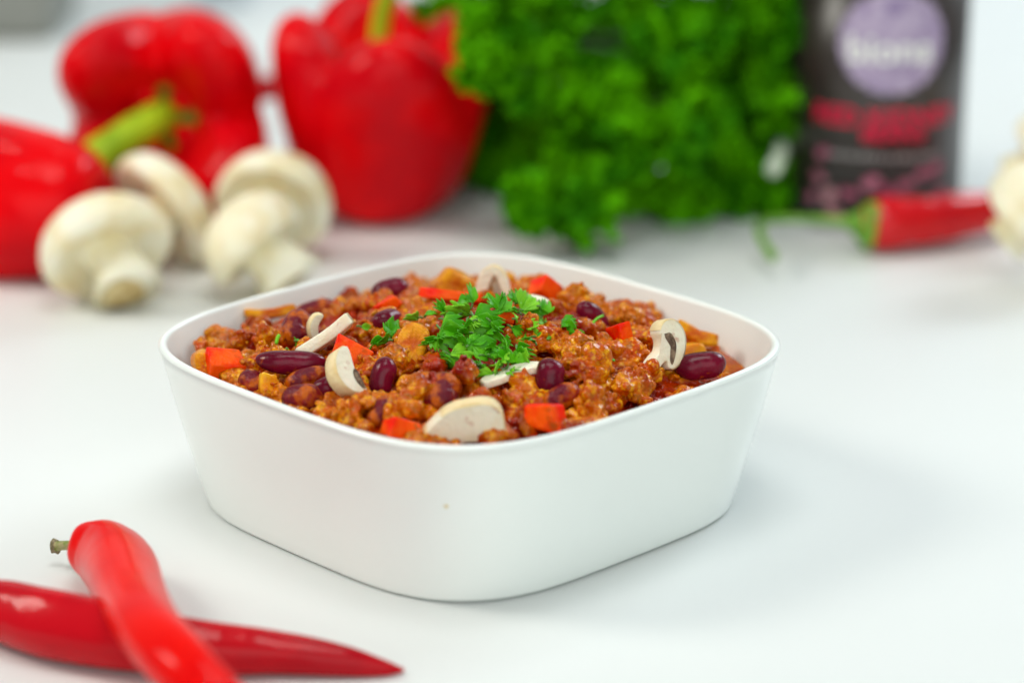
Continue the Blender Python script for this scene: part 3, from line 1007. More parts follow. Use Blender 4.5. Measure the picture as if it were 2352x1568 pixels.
L_ = [
    # px, py, size, rot(x,y,z), dz, lobes, fold, curl, mat, count, label
    (1082, 682, 0.62, (50, -60, 80), 0.75, 1, 0.4, 0.2, 'leaf', 1, 'single parsley leaflet sticking up at the back of the heap'),
    (1060, 715, 0.78, (55, -10, 150), 0.62, 2, 0.3, 0.3, 'leaf2', 2, 'pale parsley leaf at the upper left of the heap'),
    (1018, 715, 0.60, (60, -45, 120), 0.50, 3, 0.3, 0.3, 'leaf', 2, 'feathery parsley sprig at the left rear of the heap'),
    (1150, 700, 0.70, (60, -35, 50), 0.72, 2, 0.5, 0.3, 'leaf', 1, 'folded dark parsley leaf rising behind the small red dice'),
    (1215, 705, 0.85, (50, 10, 20), 0.55, 3, 0.3, 0.3, 'leaf2', 2, 'broad light parsley leaf right of the small red dice'),
    (1245, 712, 0.55, (60, -50, 60), 0.50, 2, 0.3, 0.3, 'leaf', 1, 'parsley leaf tip at the upper right of the heap'),
    (1190, 685, 0.55, (65, -30, 30), 0.65, 2, 0.4, 0.3, 'leaf', 2, 'small upright parsley leaf behind the broad light one'),
    (1105, 735, 0.72, (48, 20, -60), 0.75, 3, 0.4, 0.5, 'leaf', 2, 'dark curled parsley leaf in the middle of the heap'),
    (1078, 745, 0.55, (40, 20, -95), 0.70, 2, 0.4, 0.4, 'leaf2', 1, 'pale hanging leaflet in the middle of the heap'),
    (1130, 755, 0.62, (70, 25, -80), 0.62, 3, 0.5, 0.5, 'leaf', 2, 'crinkled parsley leaf just left of the small red dice'),
    (1030, 760, 0.80, (58, 15, -50), 0.62, 3, 0.4, 0.6, 'leaf', 2, 'glossy arched parsley leaf at the left of the heap'),
    (1000, 785, 0.62, (45, -10, 170), 0.42, 3, 0.3, 0.3, 'leaf', 2, 'dark parsley leaf low on the left edge of the heap'),
    (1065, 785, 0.62, (60, 0, 100), 0.55, 2, 0.4, 0.4, 'leaf', 1, 'rounded parsley leaf beneath the glossy arched one'),
    (1100, 790, 0.70, (48, 5, -20), 0.50, 3, 0.3, 0.4, 'leaf', 2, 'serrated parsley leaf lying flat at the centre front of the heap'),
    (1055, 820, 0.80, (42, 20, -25), 0.32, 2, 0.4, 0.3, 'leaf2', 2, 'bright parsley leaf at the lower left front of the heap'),
    (1035, 838, 0.55, (45, -10, 120), 0.22, 3, 0.3, 0.3, 'leaf', 2, 'small toothed leaf under the bright lower left parsley leaf'),
    (1165, 815, 0.75, (66, -40, 80), 0.50, 3, 0.3, 0.4, 'leaf', 2, 'upright parsley sprig at the lower right front of the heap'),
    (1195, 812, 0.60, (55, 30, -70), 0.42, 3, 0.5, 0.5, 'leaf', 1, 'drooping dark parsley leaf at the lower right of the heap'),
    (1145, 840, 0.80, (48, 15, -130), 0.30, 3, 0.3, 0.3, 'leaf2', 2, 'wide light green parsley leaf above the thin mushroom sliver'),
    (1118, 858, 0.45, (50, 0, 160), 0.20, 3, 0.3, 0.3, 'leaf2', 1, 'parsley tip touching the end of the thin mushroom sliver'),
    (1125, 815, 0.5, (40, 10, 40), 0.35, 2, 0.3, 0.3, 'leaf', 1, 'small parsley leaf in the shadowed front of the heap'),
    (1218, 758, 0.60, (52, 15, -75), 0.30, 2, 0.5, 0.3, 'leaf2', 2, 'tent-shaped parsley leaf alone right of the heap'),
    (1255, 738, 0.30, (60, 0, 80), 0.25, 1, 0.3, 0.3, 'leaf2', 1, 'tiny parsley flake right of the heap'),
    (1295, 750, 0.62, (55, 15, -80), 0.32, 3, 0.4, 0.4, 'leaf', 3, 'parsley sprig apart from the heap, near the slanting bean'),
    (1325, 768, 0.34, (50, 10, -30), 0.22, 3, 0.3, 0.3, 'leaf2', 2, 'small curled parsley bit below the sprig near the slanting bean'),
    (905, 760, 0.75, (55, -30, 45), 0.40, 3, 0.4, 0.4, 'leaf', 2, 'parsley leaf on the orange cooked slab, left of the heap'),
    (875, 785, 0.60, (50, 10, 190), 0.30, 3, 0.3, 0.4, 'leaf', 2, 'parsley leaf touching the red dice behind the round mushroom slice'),
    (950, 728, 0.45, (55, 5, 170), 0.35, 2, 0.3, 0.3, 'leaf2', 2, 'little pale parsley leaf between small dark bean and heap'),
    (840, 752, 0.38, (45, 5, 10), 0.20, 1, 0.5, 0.3, 'leaf2', 1, 'narrow parsley shred left of the purple bean tip'),
    (965, 757, 0.16, (40, 0, 30), 0.36, 1, 0.3, 0.2, 'leaf2', 1, 'green parsley crumb on the orange cooked slab'),
    (683, 783, 0.26, (50, 20, 60), 0.28, 2, 0.4, 0.5, 'leaf', 2, 'curled parsley bit under the sauce-covered leaning bean'),
    (660, 800, 0.16, (40, 0, 80), 0.28, 1, 0.3, 0.2, 'leaf2', 1, 'green parsley crumb just above the long maroon bean'),
    (1408, 826, 0.14, (40, 0, 20), 0.15, 1, 0.3, 0.2, 'leaf', 1, 'dark parsley crumb on the mince left of the gilled slice'),
    (1382, 820, 0.13, (40, 0, 60), 0.15, 1, 0.3, 0.2, 'leaf2', 1, 'bright parsley crumb on the mince below the narrow red dice'),
]
for i, (px, py, sz, rot, dz, lob, fo, cu, m, n, lab) in enumerate(L_):
    leaf(px, py, sz * 0.98, rot, lab, dz - 0.05, lob, fo * 1.2, cu * 1.4, 40 + i * 7, m, max(n, 2) if sz > 0.5 else n)


rl = random.Random(21)
ANCHOR = [(1082, 690, 0.66, 'the leaflet sticking up at the back'), (1060, 722, 0.60, 'the pale upper left leaf'), (1014, 722, 0.45, 'the feathery rear sprig'), (1215, 712, 0.50, 'the broad light leaf'),
          (1105, 742, 0.72, 'the dark curled middle leaf'), (1030, 768, 0.56, 'the glossy arched leaf'), (1162, 735, 0.52, 'the small red dice in the heap'), (1100, 798, 0.45, 'the serrated front leaf'),
          (1055, 828, 0.30, 'the bright lower left leaf'), (1168, 822, 0.42, 'the upright lower right sprig'), (1140, 848, 0.28, 'the wide light front leaf'), (1220, 765, 0.28, 'the tent-shaped leaf'), (1190, 782, 0.35, 'the drooping dark leaf')]
for i, (ax, ay, dz, what) in enumerate(ANCHOR):
    for k, side in ((-1, 'left'), (1, 'right')):
        leaf(ax + k * rl.uniform(24, 36), ay + rl.uniform(-10, 12), rl.uniform(0.28, 0.46), (rl.uniform(30, 75), rl.uniform(-45, 45), rl.uniform(0, 360)),
             'small parsley shred just %s of %s' % (side, what), dz, rl.choice((1, 2, 3)), 0.5, 0.6, 700 + i * 10 + k, rl.choice(('leaf', 'leaf', 'leaf2')), rl.choice((1, 2)))


def stalk(p0, p1, r, label):
    a, b = on_food(*p0), on_food(*p1)
    P = catmull([a, (a + b) / 2 + np.array([0, 0, 0.05]), b], 8)
    V, F = tube(P, [r] * 8, 8)
    o = mesh_obj('parsley_stalk', V, F, M['leaf2'])
    tag(o, label, 'parsley', 'chopped parsley stalks')


stalk((1358, 746, 0.35), (1385, 725, 0.45), 0.04, 'short green parsley stalk across the slanting dark bean')
stalk((634, 790, 0.25), (641, 770, 0.4), 0.05, 'bright green parsley stalk bit upright above the long maroon bean')


# ------------------------------------------------------------------ bell peppers
def pepper_body(rad, hgt, lobes, seed, depth=0.17, taper=0.74, dimple=0.55, phase=None, groove=0.15):
    """base at z=0, shoulders near z=hgt, stem hollow in the middle of the top"""
    r = np.random.default_rng(seed)
    n = 96
    th = np.linspace(0, 2 * math.pi, n, endpoint=False)
    ph = r.uniform(0, 6.28) if phase is None else -lobes * phase / 2
    prof = np.array([(0.0, 0.06), (0.32, 0.02), (0.56, 0.03), (0.74, 0.10), (0.86, 0.25), (0.94, 0.45), (0.99, 0.62), (1.0, 0.78), (0.96, 0.91), (0.86, 0.99),
                     (0.70, 1.01), (0.54, 0.96), (0.40, 0.85), (0.26, 0.75), (0.12, 0.71), (0.0, 0.70)])
    prof = catmull(prof, 60)
    amp = 1 + 0.10 * r.normal(size=lobes)
    val = np.abs(np.cos(lobes * th / 2 + ph))           # 0 in the furrows, 1 on the lobes
    la = np.interp(th, np.linspace(0, 2 * math.pi, lobes + 1), np.r_[amp, amp[0]])
    rings = []
    for pr, pz in prof:
        top = max(0.0, (pz - 0.55) / 0.45)
        k = depth * (0.35 + 0.9 * top)
        f = (1 - k * (1 - val ** 0.75)) * (1 + 0.10 * (la - 1) * 3)
        if pz < 0.5:
            f = f * (taper + (1 - taper) * pz / 0.5)
        rr = max(pr, 0.004) * rad * f
        inner = 1.0 if pr < 0.8 and pz > 0.75 else 0.0
        z = pz * hgt - hgt * groove * (1 - val) * top - inner * dimple * 0.2 * (1 - pr / 0.8)
        rings.append(np.c_[rr * np.cos(th), rr * np.sin(th), np.broadcast_to(z, n)])
    V, F = loft(rings)
    V[:, 0] += 0.03 * rad * noise3(V, 0.5, seed)
    V[:, 1] += 0.03 * rad * noise3(V, 0.5, seed + 1)
    return V, F


def pepper(name, label, rad, hgt, lobes, seed, loc, zdir, spin, stem=None, **kw):
    e = empty(name)
    V, F = pepper_body(rad, hgt, lobes, seed, **kw)
    mesh_obj('body', V, F, M['pepper'], e)
    if stem:
        z0 = hgt * 0.68 - kw.get('dimple', 0.55) * 0.2
        P = catmull([(0, 0, z0)] + [(a, b, z0 + c) for a, b, c in stem[1:]], 18)
        rd = np.interp(np.linspace(0, 1, 18), [0, 0.15, 0.4, 0.8, 0.95, 1], np.array([1.5, 1.05, 0.8, 0.8, 0.95, 0.8]) * stem[0])
        V, F = tube(P, rd, 14, lambda s, t: 1 + 0.08 * np.cos(5 * t))
        st = mesh_obj('stem', V, F, M['pepper_stem'], e)
        # calyx: a lobed green cap round the foot of the stem
        n = 40
        t = np.linspace(0, 2 * math.pi, n, endpoint=False)
        rr = stem[0] * (2.35 + 0.34 * np.cos(5 * t) + 0.1 * np.cos(3 * t + 1))
        rg = [np.c_[rr * f * np.cos(t), rr * f * np.sin(t), np.full(n, z0 + dz)] for f, dz in ((1.0, 0.02), (1.02, 0.10), (0.85, 0.25), (0.55, 0.38), (0.3, 0.5))]
        V, F = loft(rg)
        mesh_obj('calyx', V, F, M['calyx'], st)
    z = Vector(zdir).normalized()
    x = Vector((1, 0, 0)) if abs(z.x) < 0.9 else Vector((0, 1, 0))
    x = (x - z * x.dot(z)).normalized()
    m = Matrix((x, z.cross(x), z)).transposed().to_4x4() @ Matrix.Rotation(spin, 4, 'Z')
    m.translation = Vector(np.asarray(loc, float) * CM)
    e.matrix_world = m
    tag(e, label, 'bell pepper', 'red bell peppers')
    return e


# standing pepper
p = at_z(850, 514, 0)
pepper('bell_pepper', 'red bell pepper standing upright left of the parsley bunch', 4.40, 7.7, 4, 21, (p[0] + 0.15, p[1] + 2.2, 0.12), (0.03, -0.10, 1), 0.0,
       stem=(0.42, (0, 0, 0), (0.0, 0, 1.2), (0.15, 0.05, 2.6), (0.65, 0.0, 4.2)), taper=0.95, phase=R(-82), groove=0.18)
# pepper lying with the stem towards the camera
Yp = 27.0
p = at_y(360, 268, Yp)
zd = Vector((-0.06, -0.95, 0.22)).normalized()
h_ = 7.6
loc = Vector(p) - zd * h_ * 0.86
pepper('bell_pepper', 'red bell pepper lying with its thick green stem pointing at the camera', 4.45, h_, 4, 33, tuple(loc), zd, 0.0,
       stem=(0.78, (0, 0, 0), (-0.15, -0.10, 1.2), (-1.1, -0.75, 2.3), (-2.3, -1.75, 3.2)), depth=0.34, dimple=2.2, phase=R(50), groove=0.24)
# pepper at the left edge
zd = Vector((-0.90, 0.30, 0.02)).normalized()
loc = at_y(0, 468, 22.3) - np.array(zd) * 3.9
pepper('bell_pepper', 'red bell pepper lying on its side, cut off by the left edge of the picture', 2.95, 8.0, 3, 45, loc, zd, R(55), taper=0.96, depth=0.05)


# ------------------------------------------------------------------ mushrooms
def mushroom(label, loc, zdir, rad, stem_r, stem_l, seed, cap_h=0.9, flare=1.15, cut=True):
    """local z runs from the stem end to the top of the cap; origin at the cap's lower edge"""
    e = empty('mushroom')
    n = 40
    th = np.linspace(0, 2 * math.pi, n, endpoint=False)
    prof = catmull(np.array([(0.0, 0.20), (0.35, 0.16), (0.62, 0.06), (0.80, -0.06), (0.93, -0.06), (1.0, 0.10), (0.98, 0.34), (0.86, 0.62), (0.62, 0.84), (0.32, 0.96), (0.0, 1.0)]), 40)
    wob = 1 + 0.025 * noise1(seed)(th)
    rg = [np.c_[max(a, 0.003) * rad * wob * np.cos(th), max(a, 0.003) * rad * wob * np.sin(th), np.full(n, b * rad * cap_h)] for a, b in prof]
    V, F = loft(rg)
    V += (0.02 * rad * noise3(V, 1.4 / rad, seed))[:, None] * np.array([1, 1, 1])
    mesh_obj('cap', V, F, M['mushroom'], e)
    k = 14
    z = np.linspace(0.25 * rad, -stem_l, k)
    s = np.linspace(0, 1, k)
    r_ = stem_r * (1.12 - 0.22 * np.sin(s * math.pi) + (flare - 1) * s ** 3)
    P = np.c_[0.10 * stem_r * np.sin(s * 2.5), 0.06 * s, z]
    V, F = tube(P, r_, 28, lambda q, t: 1 + 0.05 * np.cos(3 * t + seed) + 0.03 * np.cos(7 * t))
    st = mesh_obj('stem', V, F, M['mushroom_stem'], e)
    if cut:
        q = np.c_[P[-1, 0] + 0.80 * r_[-1] * np.cos(th), P[-1, 1] + 0.80 * r_[-1] * np.sin(th), np.full(n, z[-1] - 0.012)]
        q2 = np.c_[P[-1, 0] + 0.5 * r_[-1] * np.cos(th), P[-1, 1] + 0.5 * r_[-1] * np.sin(th), np.full(n, z[-1] - 0.05)]
        V, F = loft([q, q2])
        mesh_obj('cut_end', V, F, M['mushroom_cut'], st)
    z = Vector(zdir).normalized()
    x = Vector((1, 0, 0)) if abs(z.x) < 0.9 else Vector((0, 1, 0))
    x = (x - z * x.dot(z)).normalized()
    m = Matrix((x, z.cross(x), z)).transposed().to_4x4()
    m.translation = Vector(np.asarray(loc, float) * CM)
    e.matrix_world = m
    tag(e, label, 'mushroom', 'whole white mushrooms')
    return e


mushroom('white mushroom tipped forward with its cut stem end towards the camera', at_y(252, 590, 18.0), (-0.40, 0.64, 0.55), 2.3, 0.95, 1.5, 3, 0.85)
mushroom('white mushroom cap leaning on its edge behind the tipped forward one', at_y(362, 490, 22.5), (0.62, 0.55, 0.42), 2.25, 0.8, 0.9, 8, 0.72)
mushroom('white mushroom leaning against the standing bell pepper, cap upright', at_y(622, 480, 23.0), (0.15, 0.86, 0.42), 2.15, 0.8, 0.6, 12, 0.85)
mushroom('white mushroom lying in front of the leaning one, nearest the bowl', at_y(598, 572, 18.9), (-0.58, 0.25, 0.60), 1.85, 0.9, 1.55, 15, 1.0, 1.3)
mushroom('white mushroom cut off by the right edge, in front of the lying chili', at_y(2366, 498, 20.5), (0.55, -0.2, 0.75), 1.9, 0.7, 1.2, 19)
mushroom('tan mushroom barely showing at the right edge above the other one', at_y(2400, 345, 25.5), (0.6, -0.3, 0.7), 1.4, 0.6, 1.6, 23)


# ------------------------------------------------------------------ chilies
def chili(label, pts, radii, m, seed, stem=None, stem_r=0.28, calyx=True, dry=False):
    e = empty('chili_pepper', (pts[0][0], pts[0][1], 0))
    off = np.array([pts[0][0], pts[0][1], 0])
    K = 60
    P = catmull(np.array(pts) - off, K)
    rd = np.interp(np.linspace(0, 1, K), np.linspace(0, 1, len(radii)), radii)
    rd = np.convolve(np.pad(rd, 3, mode='edge'), np.ones(7) / 7, mode='valid')
    rd[0] = radii[0]
    rd[-1] = radii[-1]
    rd = rd * (1 + 0.02 * noise1(seed, 8)(np.linspace(0, 9, K)))
    nz = noise1(seed + 4)
    V, F = tube(P, rd, 40, lambda s, t: 1 + 0.035 * np.cos(3 * t + 2.0 * nz(s * 3)) + 0.02 * np.cos(5 * t + 5 * s))
    mesh_obj('body', V, F, M[m], e)
    if stem:
        Q = catmull(np.array(stem) - off, 20)
        rr = np.interp(np.linspace(0, 1, 20), [0, 0.12, 0.3, 0.9, 1], np.array([1.7, 1.0, 0.75, 0.75, 0.9]) * stem_r)
        V, F = tube(Q, rr, 12, lambda s, t: 1 + 0.10 * np.cos(5 * t) + (0.05 * np.cos(9 * t)))
        st = mesh_obj('stem', V, F, M['dry_stem'] if dry else M['chili_stem'], e)
        if calyx:
            d = Q[0] - Q[3]
            d /= np.linalg.norm(d)
            C0 = Q[0]
            Pc = [C0 - d * 0.55 * radii[1], C0 - d * 0.15, C0 + d * 0.25 * radii[1], C0 + d * 0.6 * radii[1]]
            V, F = tube(catmull(Pc, 9), np.interp(np.linspace(0, 1, 9), [0, .3, .7, 1], [stem_r, stem_r * 1.9, radii[1] * 0.98, radii[1] * 1.06]), 30)
            mesh_obj('calyx', V, F, M['chili_stem'], st)
        if dry:
            T = Q[-1]
            d = Q[-1] - Q[-3]
            d /= np.linalg.norm(d)
            V, F = tube(catmull([T - d * 0.06, T, T + d * 0.05], 5), np.array([1.05, 1.25, 1.2, 1.1, 0.7]) * stem_r, 12, lambda s, t: 1 + 0.14 * np.cos(4 * t + 1) + 0.1 * np.cos(7 * t))
            mesh_obj('stem_end', V, F, M['dry_tip'], st)
    tag(e, label, 'chili', 'red chilies')
    return e


def zc(px, py, z):
    return at_z(px, py, z)


chili('dark red chili lying on the table across the bottom left corner, under the other', [zc(-60, 1395, .72), zc(0, 1400, .80), zc(120, 1432, .84), zc(280, 1462, .80), zc(450, 1488, .66), zc(620, 1498, .50), zc(780, 1516, .36), zc(880, 1532, .20), zc(928, 1538, .10)],
      [0.55, 0.78, 0.84, 0.80, 0.66, 0.52, 0.40, 0.20, 0.04], 'chili_dark', 5)
chili('bright red chili crossing over the dark one, its stubby dry stem towards the left', [zc(178, 1256, .85), zc(205, 1258, .92), zc(262, 1285, 1.02), zc(300, 1370, 1.6), zc(345, 1450, 2.2), zc(430, 1540, 2.2), zc(540, 1650, 1.6), zc(620, 1740, 0.9), zc(700, 1830, 0.45)],
      [0.30, 0.72, 0.98, 0.82, 0.72, 0.70, 0.60, 0.40, 0.05], 'chili', 9, stem=[zc(190, 1256, .80), zc(168, 1252, .70), zc(146, 1252, .60), zc(126, 1254, .52)], stem_r=0.17, calyx=False, dry=True)
p0 = at_z(1985, 520, 1.0)
yb = p0[1]
chili('red chili lying in front of the dark can with long green stem', [at_y(1985, 518, yb), at_y(2005, 516, yb), at_y(2060, 512, yb + .2), at_y(2140, 506, yb + .6), at_y(2230, 492, yb + 1.4), at_y(2330, 486, yb + 2.4), at_y(2430, 492, yb + 3.2)],
      [0.70, 0.90, 0.93, 0.90, 0.82, 0.66, 0.25], 'chili_mid', 13,
      stem=[at_y(1972, 513, yb), at_y(1935, 508, yb), at_y(1860, 503, yb), at_y(1790, 502, yb - .2), at_y(1748, 512, yb - .9), at_y(1748, 545, yb - 2.0), at_y(1776, 592, yb - 3.4)], stem_r=0.20)
chili('dark red tapered shape glimpsed in the gap between the two bell peppers', [at_y(560, 210, 37), at_y(600, 205, 37), at_y(660, 202, 37), at_y(720, 205, 37), at_y(780, 215, 37)], [0.4, 0.5, 0.5, 0.4, 0.1], 'chili_dark', 17)  # a dark red tapered form fills the gap


# ------------------------------------------------------------------ parsley bunch
def frill_mesh(seed, rad, n_leaf):
    r = np.random.default_rng(seed)
    VV, FF = [], []
    k = 0
    K = 12
    t = np.linspace(0, 2 * math.pi, K, endpoint=False)
    for i in range(n_leaf):
        d = r.normal(size=3)
        d /= np.linalg.norm(d)
        c = d * rad * r.uniform(0.35, 1.05) * np.array([1, 1, 0.9])
        d = d * 0.55 + r.normal(size=3) * 0.5
        d /= np.linalg.norm(d)
        s = r.uniform(0.15, 0.40) * rad / 1.1
        a = np.cross(d, r.normal(size=3))
        a /= np.linalg.norm(a)
        b = np.cross(d, a)
        rr = s * (1 + 0.30 * np.cos(5 * t + r.uniform(0, 6)))
        z = s * 0.55 * np.sin(3 * t + r.uniform(0, 6)) + s * 0.2 * np.sin(5 * t)
        ring_ = c + np.outer(rr * np.cos(t), a) + np.outer(rr * np.sin(t), b) + np.outer(z, d)
        VV.append(np.vstack([[c - d * s * 0.35], ring_]))
        FF += [(k, k + 1 + j, k + 1 + (j + 1) % K) for j in range(K)]
        k += K + 1
    return np.vstack(VV), FF


FR = []
for i in range(5):
    V, F = frill_mesh(100 + i, 1.15, 95)
    me = bpy.data.meshes.new('leaf_cluster')
    me.from_pydata((V * CM).tolist(), [], F)
    me.shade_smooth()
    me.materials.append(M['herb'])
    FR.append(me)

front = [(1185, 77, 25.5), (1146, 174, 25.2), (1110, 150, 25.2), (1095, 60, 25.5), (1227, 217, 26), (1262, 124, 27), (1250, 23, 28), (1494, 77, 27), (1591, 85, 27.5), (1552, 162, 27), (1610, 232, 27),
         (1351, 217, 26.5), (1424, 263, 26), (1397, 193, 26.5), (1590, 286, 26.5), (1649, 309, 27), (1533, 336, 26), (1475, 321, 26), (1320, 336, 26.5), (1405, 398, 25.5),
         (1274, 418, 25), (1233, 470, 24.2), (1325, 490, 23.8), (1255, 500, 23.6), (1571, 46, 28), (1687, 15, 29), (1105, 105, 25.4), (1340, 40, 29), (1440, 20, 29.5), (1370, 450, 25), (1180, 130, 25.6)]
deep = [(1790, 12, 30), (1750, 5, 31), (1800, 60, 30), (1805, 150, 30), (1800, 240, 30), (1805, 330, 30), (1800, 420, 30), (1810, 470, 30), (1800, 380, 32), (1790, 200, 32), (1735, 110, 31), (1760, 190, 31), (1780, 60, 32), (1700, 170, 31), (1770, 290, 31), (1720, 390, 30), (1660, 450, 29), (1600, 475, 28.5), (1750, 470, 29), (1500, 450, 29), (1430, 490, 28.5),
        (1560, 420, 29), (1680, 400, 30), (1650, 100, 31), (1470, 170, 32), (1330, 110, 32), (1290, 60, 32), (1140, 40, 32), (1230, 300, 33), (1330, 260, 33), (1500, 250, 33), (1620, 380, 31), (1780, 400, 31),
        (1160, 280, 34), (1130, 370, 35), (1200, 400, 34), (1260, 350, 34), (1110, 430, 36), (1180, 450, 35), (1420, 100, 33), (1560, 250, 33), (1690, 250, 32), (1640, 180, 32), (1790, 480, 30.5),
        (1050, 20, 33), (1100, 60, 34), (1100, 250, 36), (1440, 340, 33), (1380, 300, 33), (1700, 470, 29.5), (1550, 490, 29), (1350, 400, 31), (1270, 250, 33), (1060, 440, 38), (1120, 330, 37), (1020, 380, 39), (1060, 300, 39)]
rf = random.Random(8)
deep += [(rf.uniform(1010, 1815), rf.uniform(0, 470), rf.uniform(33, 36)) for _ in range(46)]
deep += [(rf.uniform(1060, 1200), rf.uniform(290, 480), rf.uniform(32.5, 36)) for _ in range(16)]
bp = at_z(1500, 300, 0)
bunch = empty('parsley_bunch', (bp[0], 30, 0))
tag(bunch, 'bunch of curly green parsley between the standing bell pepper and the dark can', 'parsley')
org = np.array([bp[0], 30, 0])
root = np.array([bp[0] + 3.5, 36.0, 2.0]) - org


def sprig(group, seed):
    r = np.random.default_rng(seed)
    cen = np.mean(group, axis=0) - org
    P = catmull([root + r.normal(size=3) * 0.6, (root + cen) / 2 + np.array([0, 0.5, 1.0]), cen], 10)
    V, F = tube(P, np.linspace(0.22, 0.10, 10), 7)
    st = mesh_obj('sprig', V, F, M['herb_stem'], bunch)
    for g in group:
        o = bpy.data.objects.new('leaf_cluster', FR[int(r.integers(5))])
        C.objects.link(o)
        o.parent = st
        o.location = (g - org + r.normal(size=3) * 0.25) * CM
        o.rotation_euler = tuple(r.uniform(0, 6.28, 3))
        s = r.uniform(0.6, 1.25)
        o.scale = (s, s, s)


pts = [at_y(a + random.uniform(-8, 8), b_, y) for a, b_, y in front] + [at_y(a, b_, y) for a, b_, y in deep]
pts = [np.array([q[0], q[1], max(q[2], 1.05)]) for q in pts]
# the bunch goes on above the frame
for i in range(34):
    pts.append(np.array([bp[0] + random.uniform(-5.5, 5.5), random.uniform(28, 35), random.uniform(10.5, 14.5)]))
left = list(range(len(pts)))
k = 0
while left:
    i = left.pop(0)
    left.sort(key=lambda j: np.linalg.norm(pts[j] - pts[i]))
    grp = [i] + left[:3]
    left = sorted(left[3:])
    sprig([pts[j] for j in grp], 300 + k)
    k += 1
# a pale stub poking out, a small white spot at the right
q = at_y(1775, 390, 27.5) - org
V, F = tube(catmull([q, q + np.array([0.4, 1.5, 0.2]), q + np.array([0.9, 4, 0.6])], 8), [0.30] * 8, 12)
st = mesh_obj('pale_stub', V, F, M['pale_herb'], bunch)

# ------------------------------------------------------------------ can
CR = 3.35
pc = at_z(2006, 492, 0)
cx, cy = pc[0], pc[1] + 0.4
can = empty('food_can', (cx, cy, 0))
tag(can, 'dark labelled food can with lilac round emblem and red lettering', 'can')
NN = 96
t = np.linspace(0, 2 * math.pi, NN, endpoint=False)


def crings(spec):
    return [np.c_[r * np.cos(t), r * np.sin(t), np.full(NN, z)] for r, z in spec]


V, F = loft(crings([(2.9, 0.25), (3.1, 0.22), (3.25, 0.0), (3.42, 0.02), (3.42, 0.22), (3.28, 0.30), (3.28, 10.7), (3.42, 10.78), (3.42, 10.98), (3.25, 11.0), (3.15, 10.75), (2.9, 10.72)]))
mesh_obj('body', V, F, M['can'], can)
V, F = loft(crings([(CR - 0.04, 0.32), (CR, 0.32), (CR, 10.68), (CR - 0.04, 10.68)]), False, False)
sleeve = mesh_obj('label', V, F, M['label'], can)


def wrap(V, off):
    """x along the label (0 faces the camera), y up -> can"""
    V = np.asarray(V, float)
    a = -math.pi / 2 + V[:, 0] / CR
    r = CR + off
    return np.c_[r * np.cos(a), r * np.sin(a), V[:, 1]]


def uv_of(px, py):
    """label x, z seen at a photograph point"""
    d = ray(px, py)
    o = CAM - np.array([cx, cy, 0])
    A = d[0] ** 2 + d[1] ** 2
    Bq = 2 * (o[0] * d[0] + o[1] * d[1])
    Cq = o[0] ** 2 + o[1] ** 2 - CR ** 2
    disc = Bq * Bq - 4 * A * Cq
    s = (-Bq - math.sqrt(max(disc, 0))) / (2 * A)
    q = o + d * s
    a = math.atan2(q[1], q[0]) + math.pi / 2
    return a * CR, q[2]


def disc(name, u, v, ru, rv, rot, scal, m, off, ns=1):
    K, NRR = 60, 6
    a = np.linspace(0, 2 * math.pi, K, endpoint=False)
    V = [[u, v]]
    F = []
    for i in range(1, NRR + 1):
        s = i / NRR
        q = s * (1 + (scal * np.abs(np.sin(a * ns)) if scal else 0 * a))
        x, y = ru * q * np.cos(a), rv * q * np.sin(a)
        V += np.c_[u + x * math.cos(rot) - y * math.sin(rot), v + x * math.sin(rot) + y * math.cos(rot)].tolist()
    for j in range(K):
        j2 = (j + 1) % K
        F.append((0, 1 + j, 1 + j2))
        for i in range(NRR - 1):
            b0 = 1 + i * K
            F.append((b0 + j, b0 + K + j, b0 + K + j2, b0 + j2))
    return mesh_obj(name, wrap(V, off), F, m, sleeve, smooth=True)


def text(s, u, v, width, height, m, off):
    cu = bpy.data.curves.new('lettering', 'FONT')
    cu.body = s
    cu.align_x = 'CENTER'
    cu.align_y = 'CENTER'
    cu.offset = 0.022
    o = bpy.data.objects.new('tmp', cu)
    C.objects.link(o)
    dg = bpy.context.evaluated_depsgraph_get()
    me = bpy.data.meshes.new_from_object(o.evaluated_get(dg))
    bpy.data.objects.remove(o)
    bm = bmesh.new()
    bm.from_mesh(me)
    V = np.array([q.co[:2] for q in bm.verts])
    lo, hi = V.min(0), V.max(0)
    V = (V - (lo + hi) / 2) / (hi - lo) * np.array([width, height]) + np.array([u, v])
    F = [[q.index for q in f.verts] for f in bm.faces]
    bm.free()
    mesh_obj('lettering', wrap(V, off), F, m, sleeve, smooth=False)


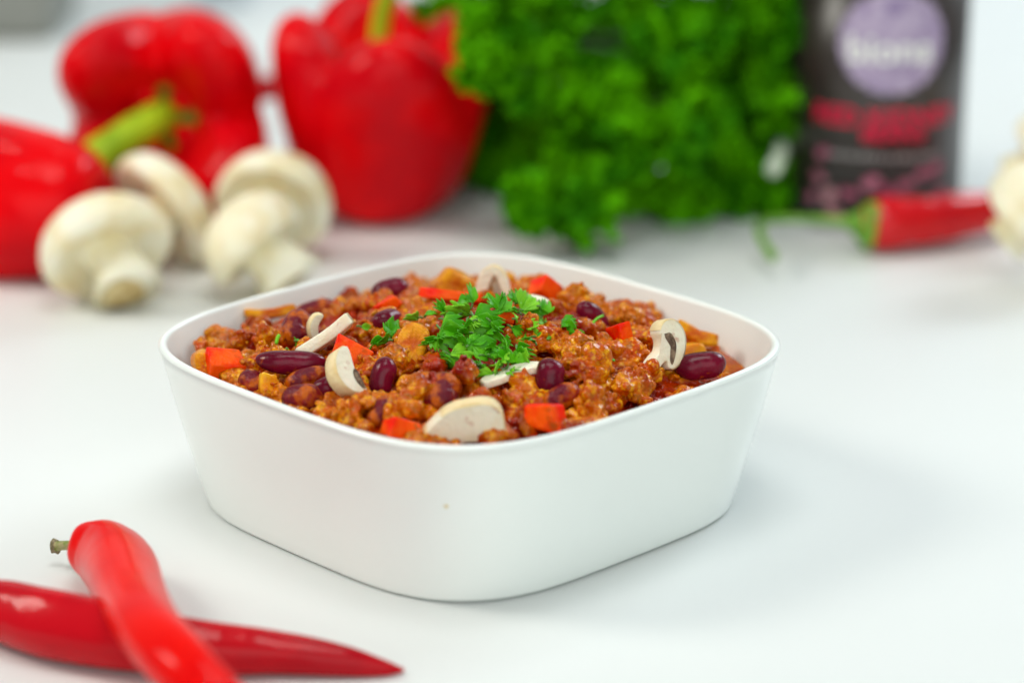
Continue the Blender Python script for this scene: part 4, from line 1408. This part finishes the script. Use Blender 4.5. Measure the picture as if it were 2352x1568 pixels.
u, v = uv_of(2047, 100)
u0, _ = uv_of(1925, 100)
u1, _ = uv_of(2168, 100)
rv = 1.92
ru = (u1 - u0) / 2
disc('emblem', (u0 + u1) / 2, v, ru * 0.93, rv * 0.95, 0, 0.09, M['lilac'], 0.012, 12)
uc = (u0 + u1) / 2
disc('emblem_ring', uc, v + 1.3, 0.35, 0.25, 0, 0, mat('emblem_dark', (0.24, 0.17, 0.33), 0.5), 0.02)
ua, va = uv_of(1948, 110)
ub, vb = uv_of(2142, 110)
text('biona', (ua + ub) / 2, va, (ub - ua), 1.05, M['white_ink'], 0.035)
ua, va = uv_of(1874, 262)
ub, vb = uv_of(2188, 250)
text('RED KIDNEY', (ua + ub) / 2, (va + vb) / 2, ub - ua, 0.70, M['red_ink'], 0.03)
ua, va = uv_of(1980, 308)
ub, vb = uv_of(2122, 306)
text('BEANS', (ua + ub) / 2, va, ub - ua, 0.52, M['red_ink'], 0.03)
# small print too fine to read: a broken row of thin strokes
ua, va = uv_of(1905, 352)
ub, vb = uv_of(2160, 350)
x = ua
while x < ub:
    l_ = random.uniform(0.05, 0.22)
    V = [(x, va - 0.10), (x + l_, va - 0.10), (x + l_, va + 0.10 + random.uniform(-0.03, 0.08)), (x, va + 0.10)]
    mesh_obj('small_print', wrap(V, 0.02), [(0, 1, 2, 3)], M['grey_ink'], sleeve, smooth=False)
    x += l_ + random.uniform(0.05, 0.12)
for (px, py, a, b_, ro, mm) in ((1890, 350, .32, .22, .5, 'bean_ink'), (1880, 405, .34, .22, -.4, 'bean_ink2'), (1905, 450, .36, .24, .9, 'bean_ink2'), (1950, 445, .36, .22, -.3, 'bean_ink'), (2000, 420, .4, .25, .5, 'bean_ink'),
                                (2040, 440, .36, .22, -.6, 'bean_ink'), (2080, 425, .34, .22, .3, 'bean_ink'), (2120, 400, .32, .22, -.2, 'bean_ink'), (2150, 385, .32, .24, .8, 'bean_ink'), (1865, 450, .3, .2, .4, 'bean_ink'), (1915, 490, .34, .24, 0, 'bean_ink2'), (2060, 462, .35, .2, .2, 'bean_ink'), (2160, 440, .3, .2, .2, 'bean_ink')):
    uu, vv = uv_of(px, py)
    disc('printed_bean', uu, vv, a, b_, ro, 0, M[mm], 0.012 + 0.004 * random.random())
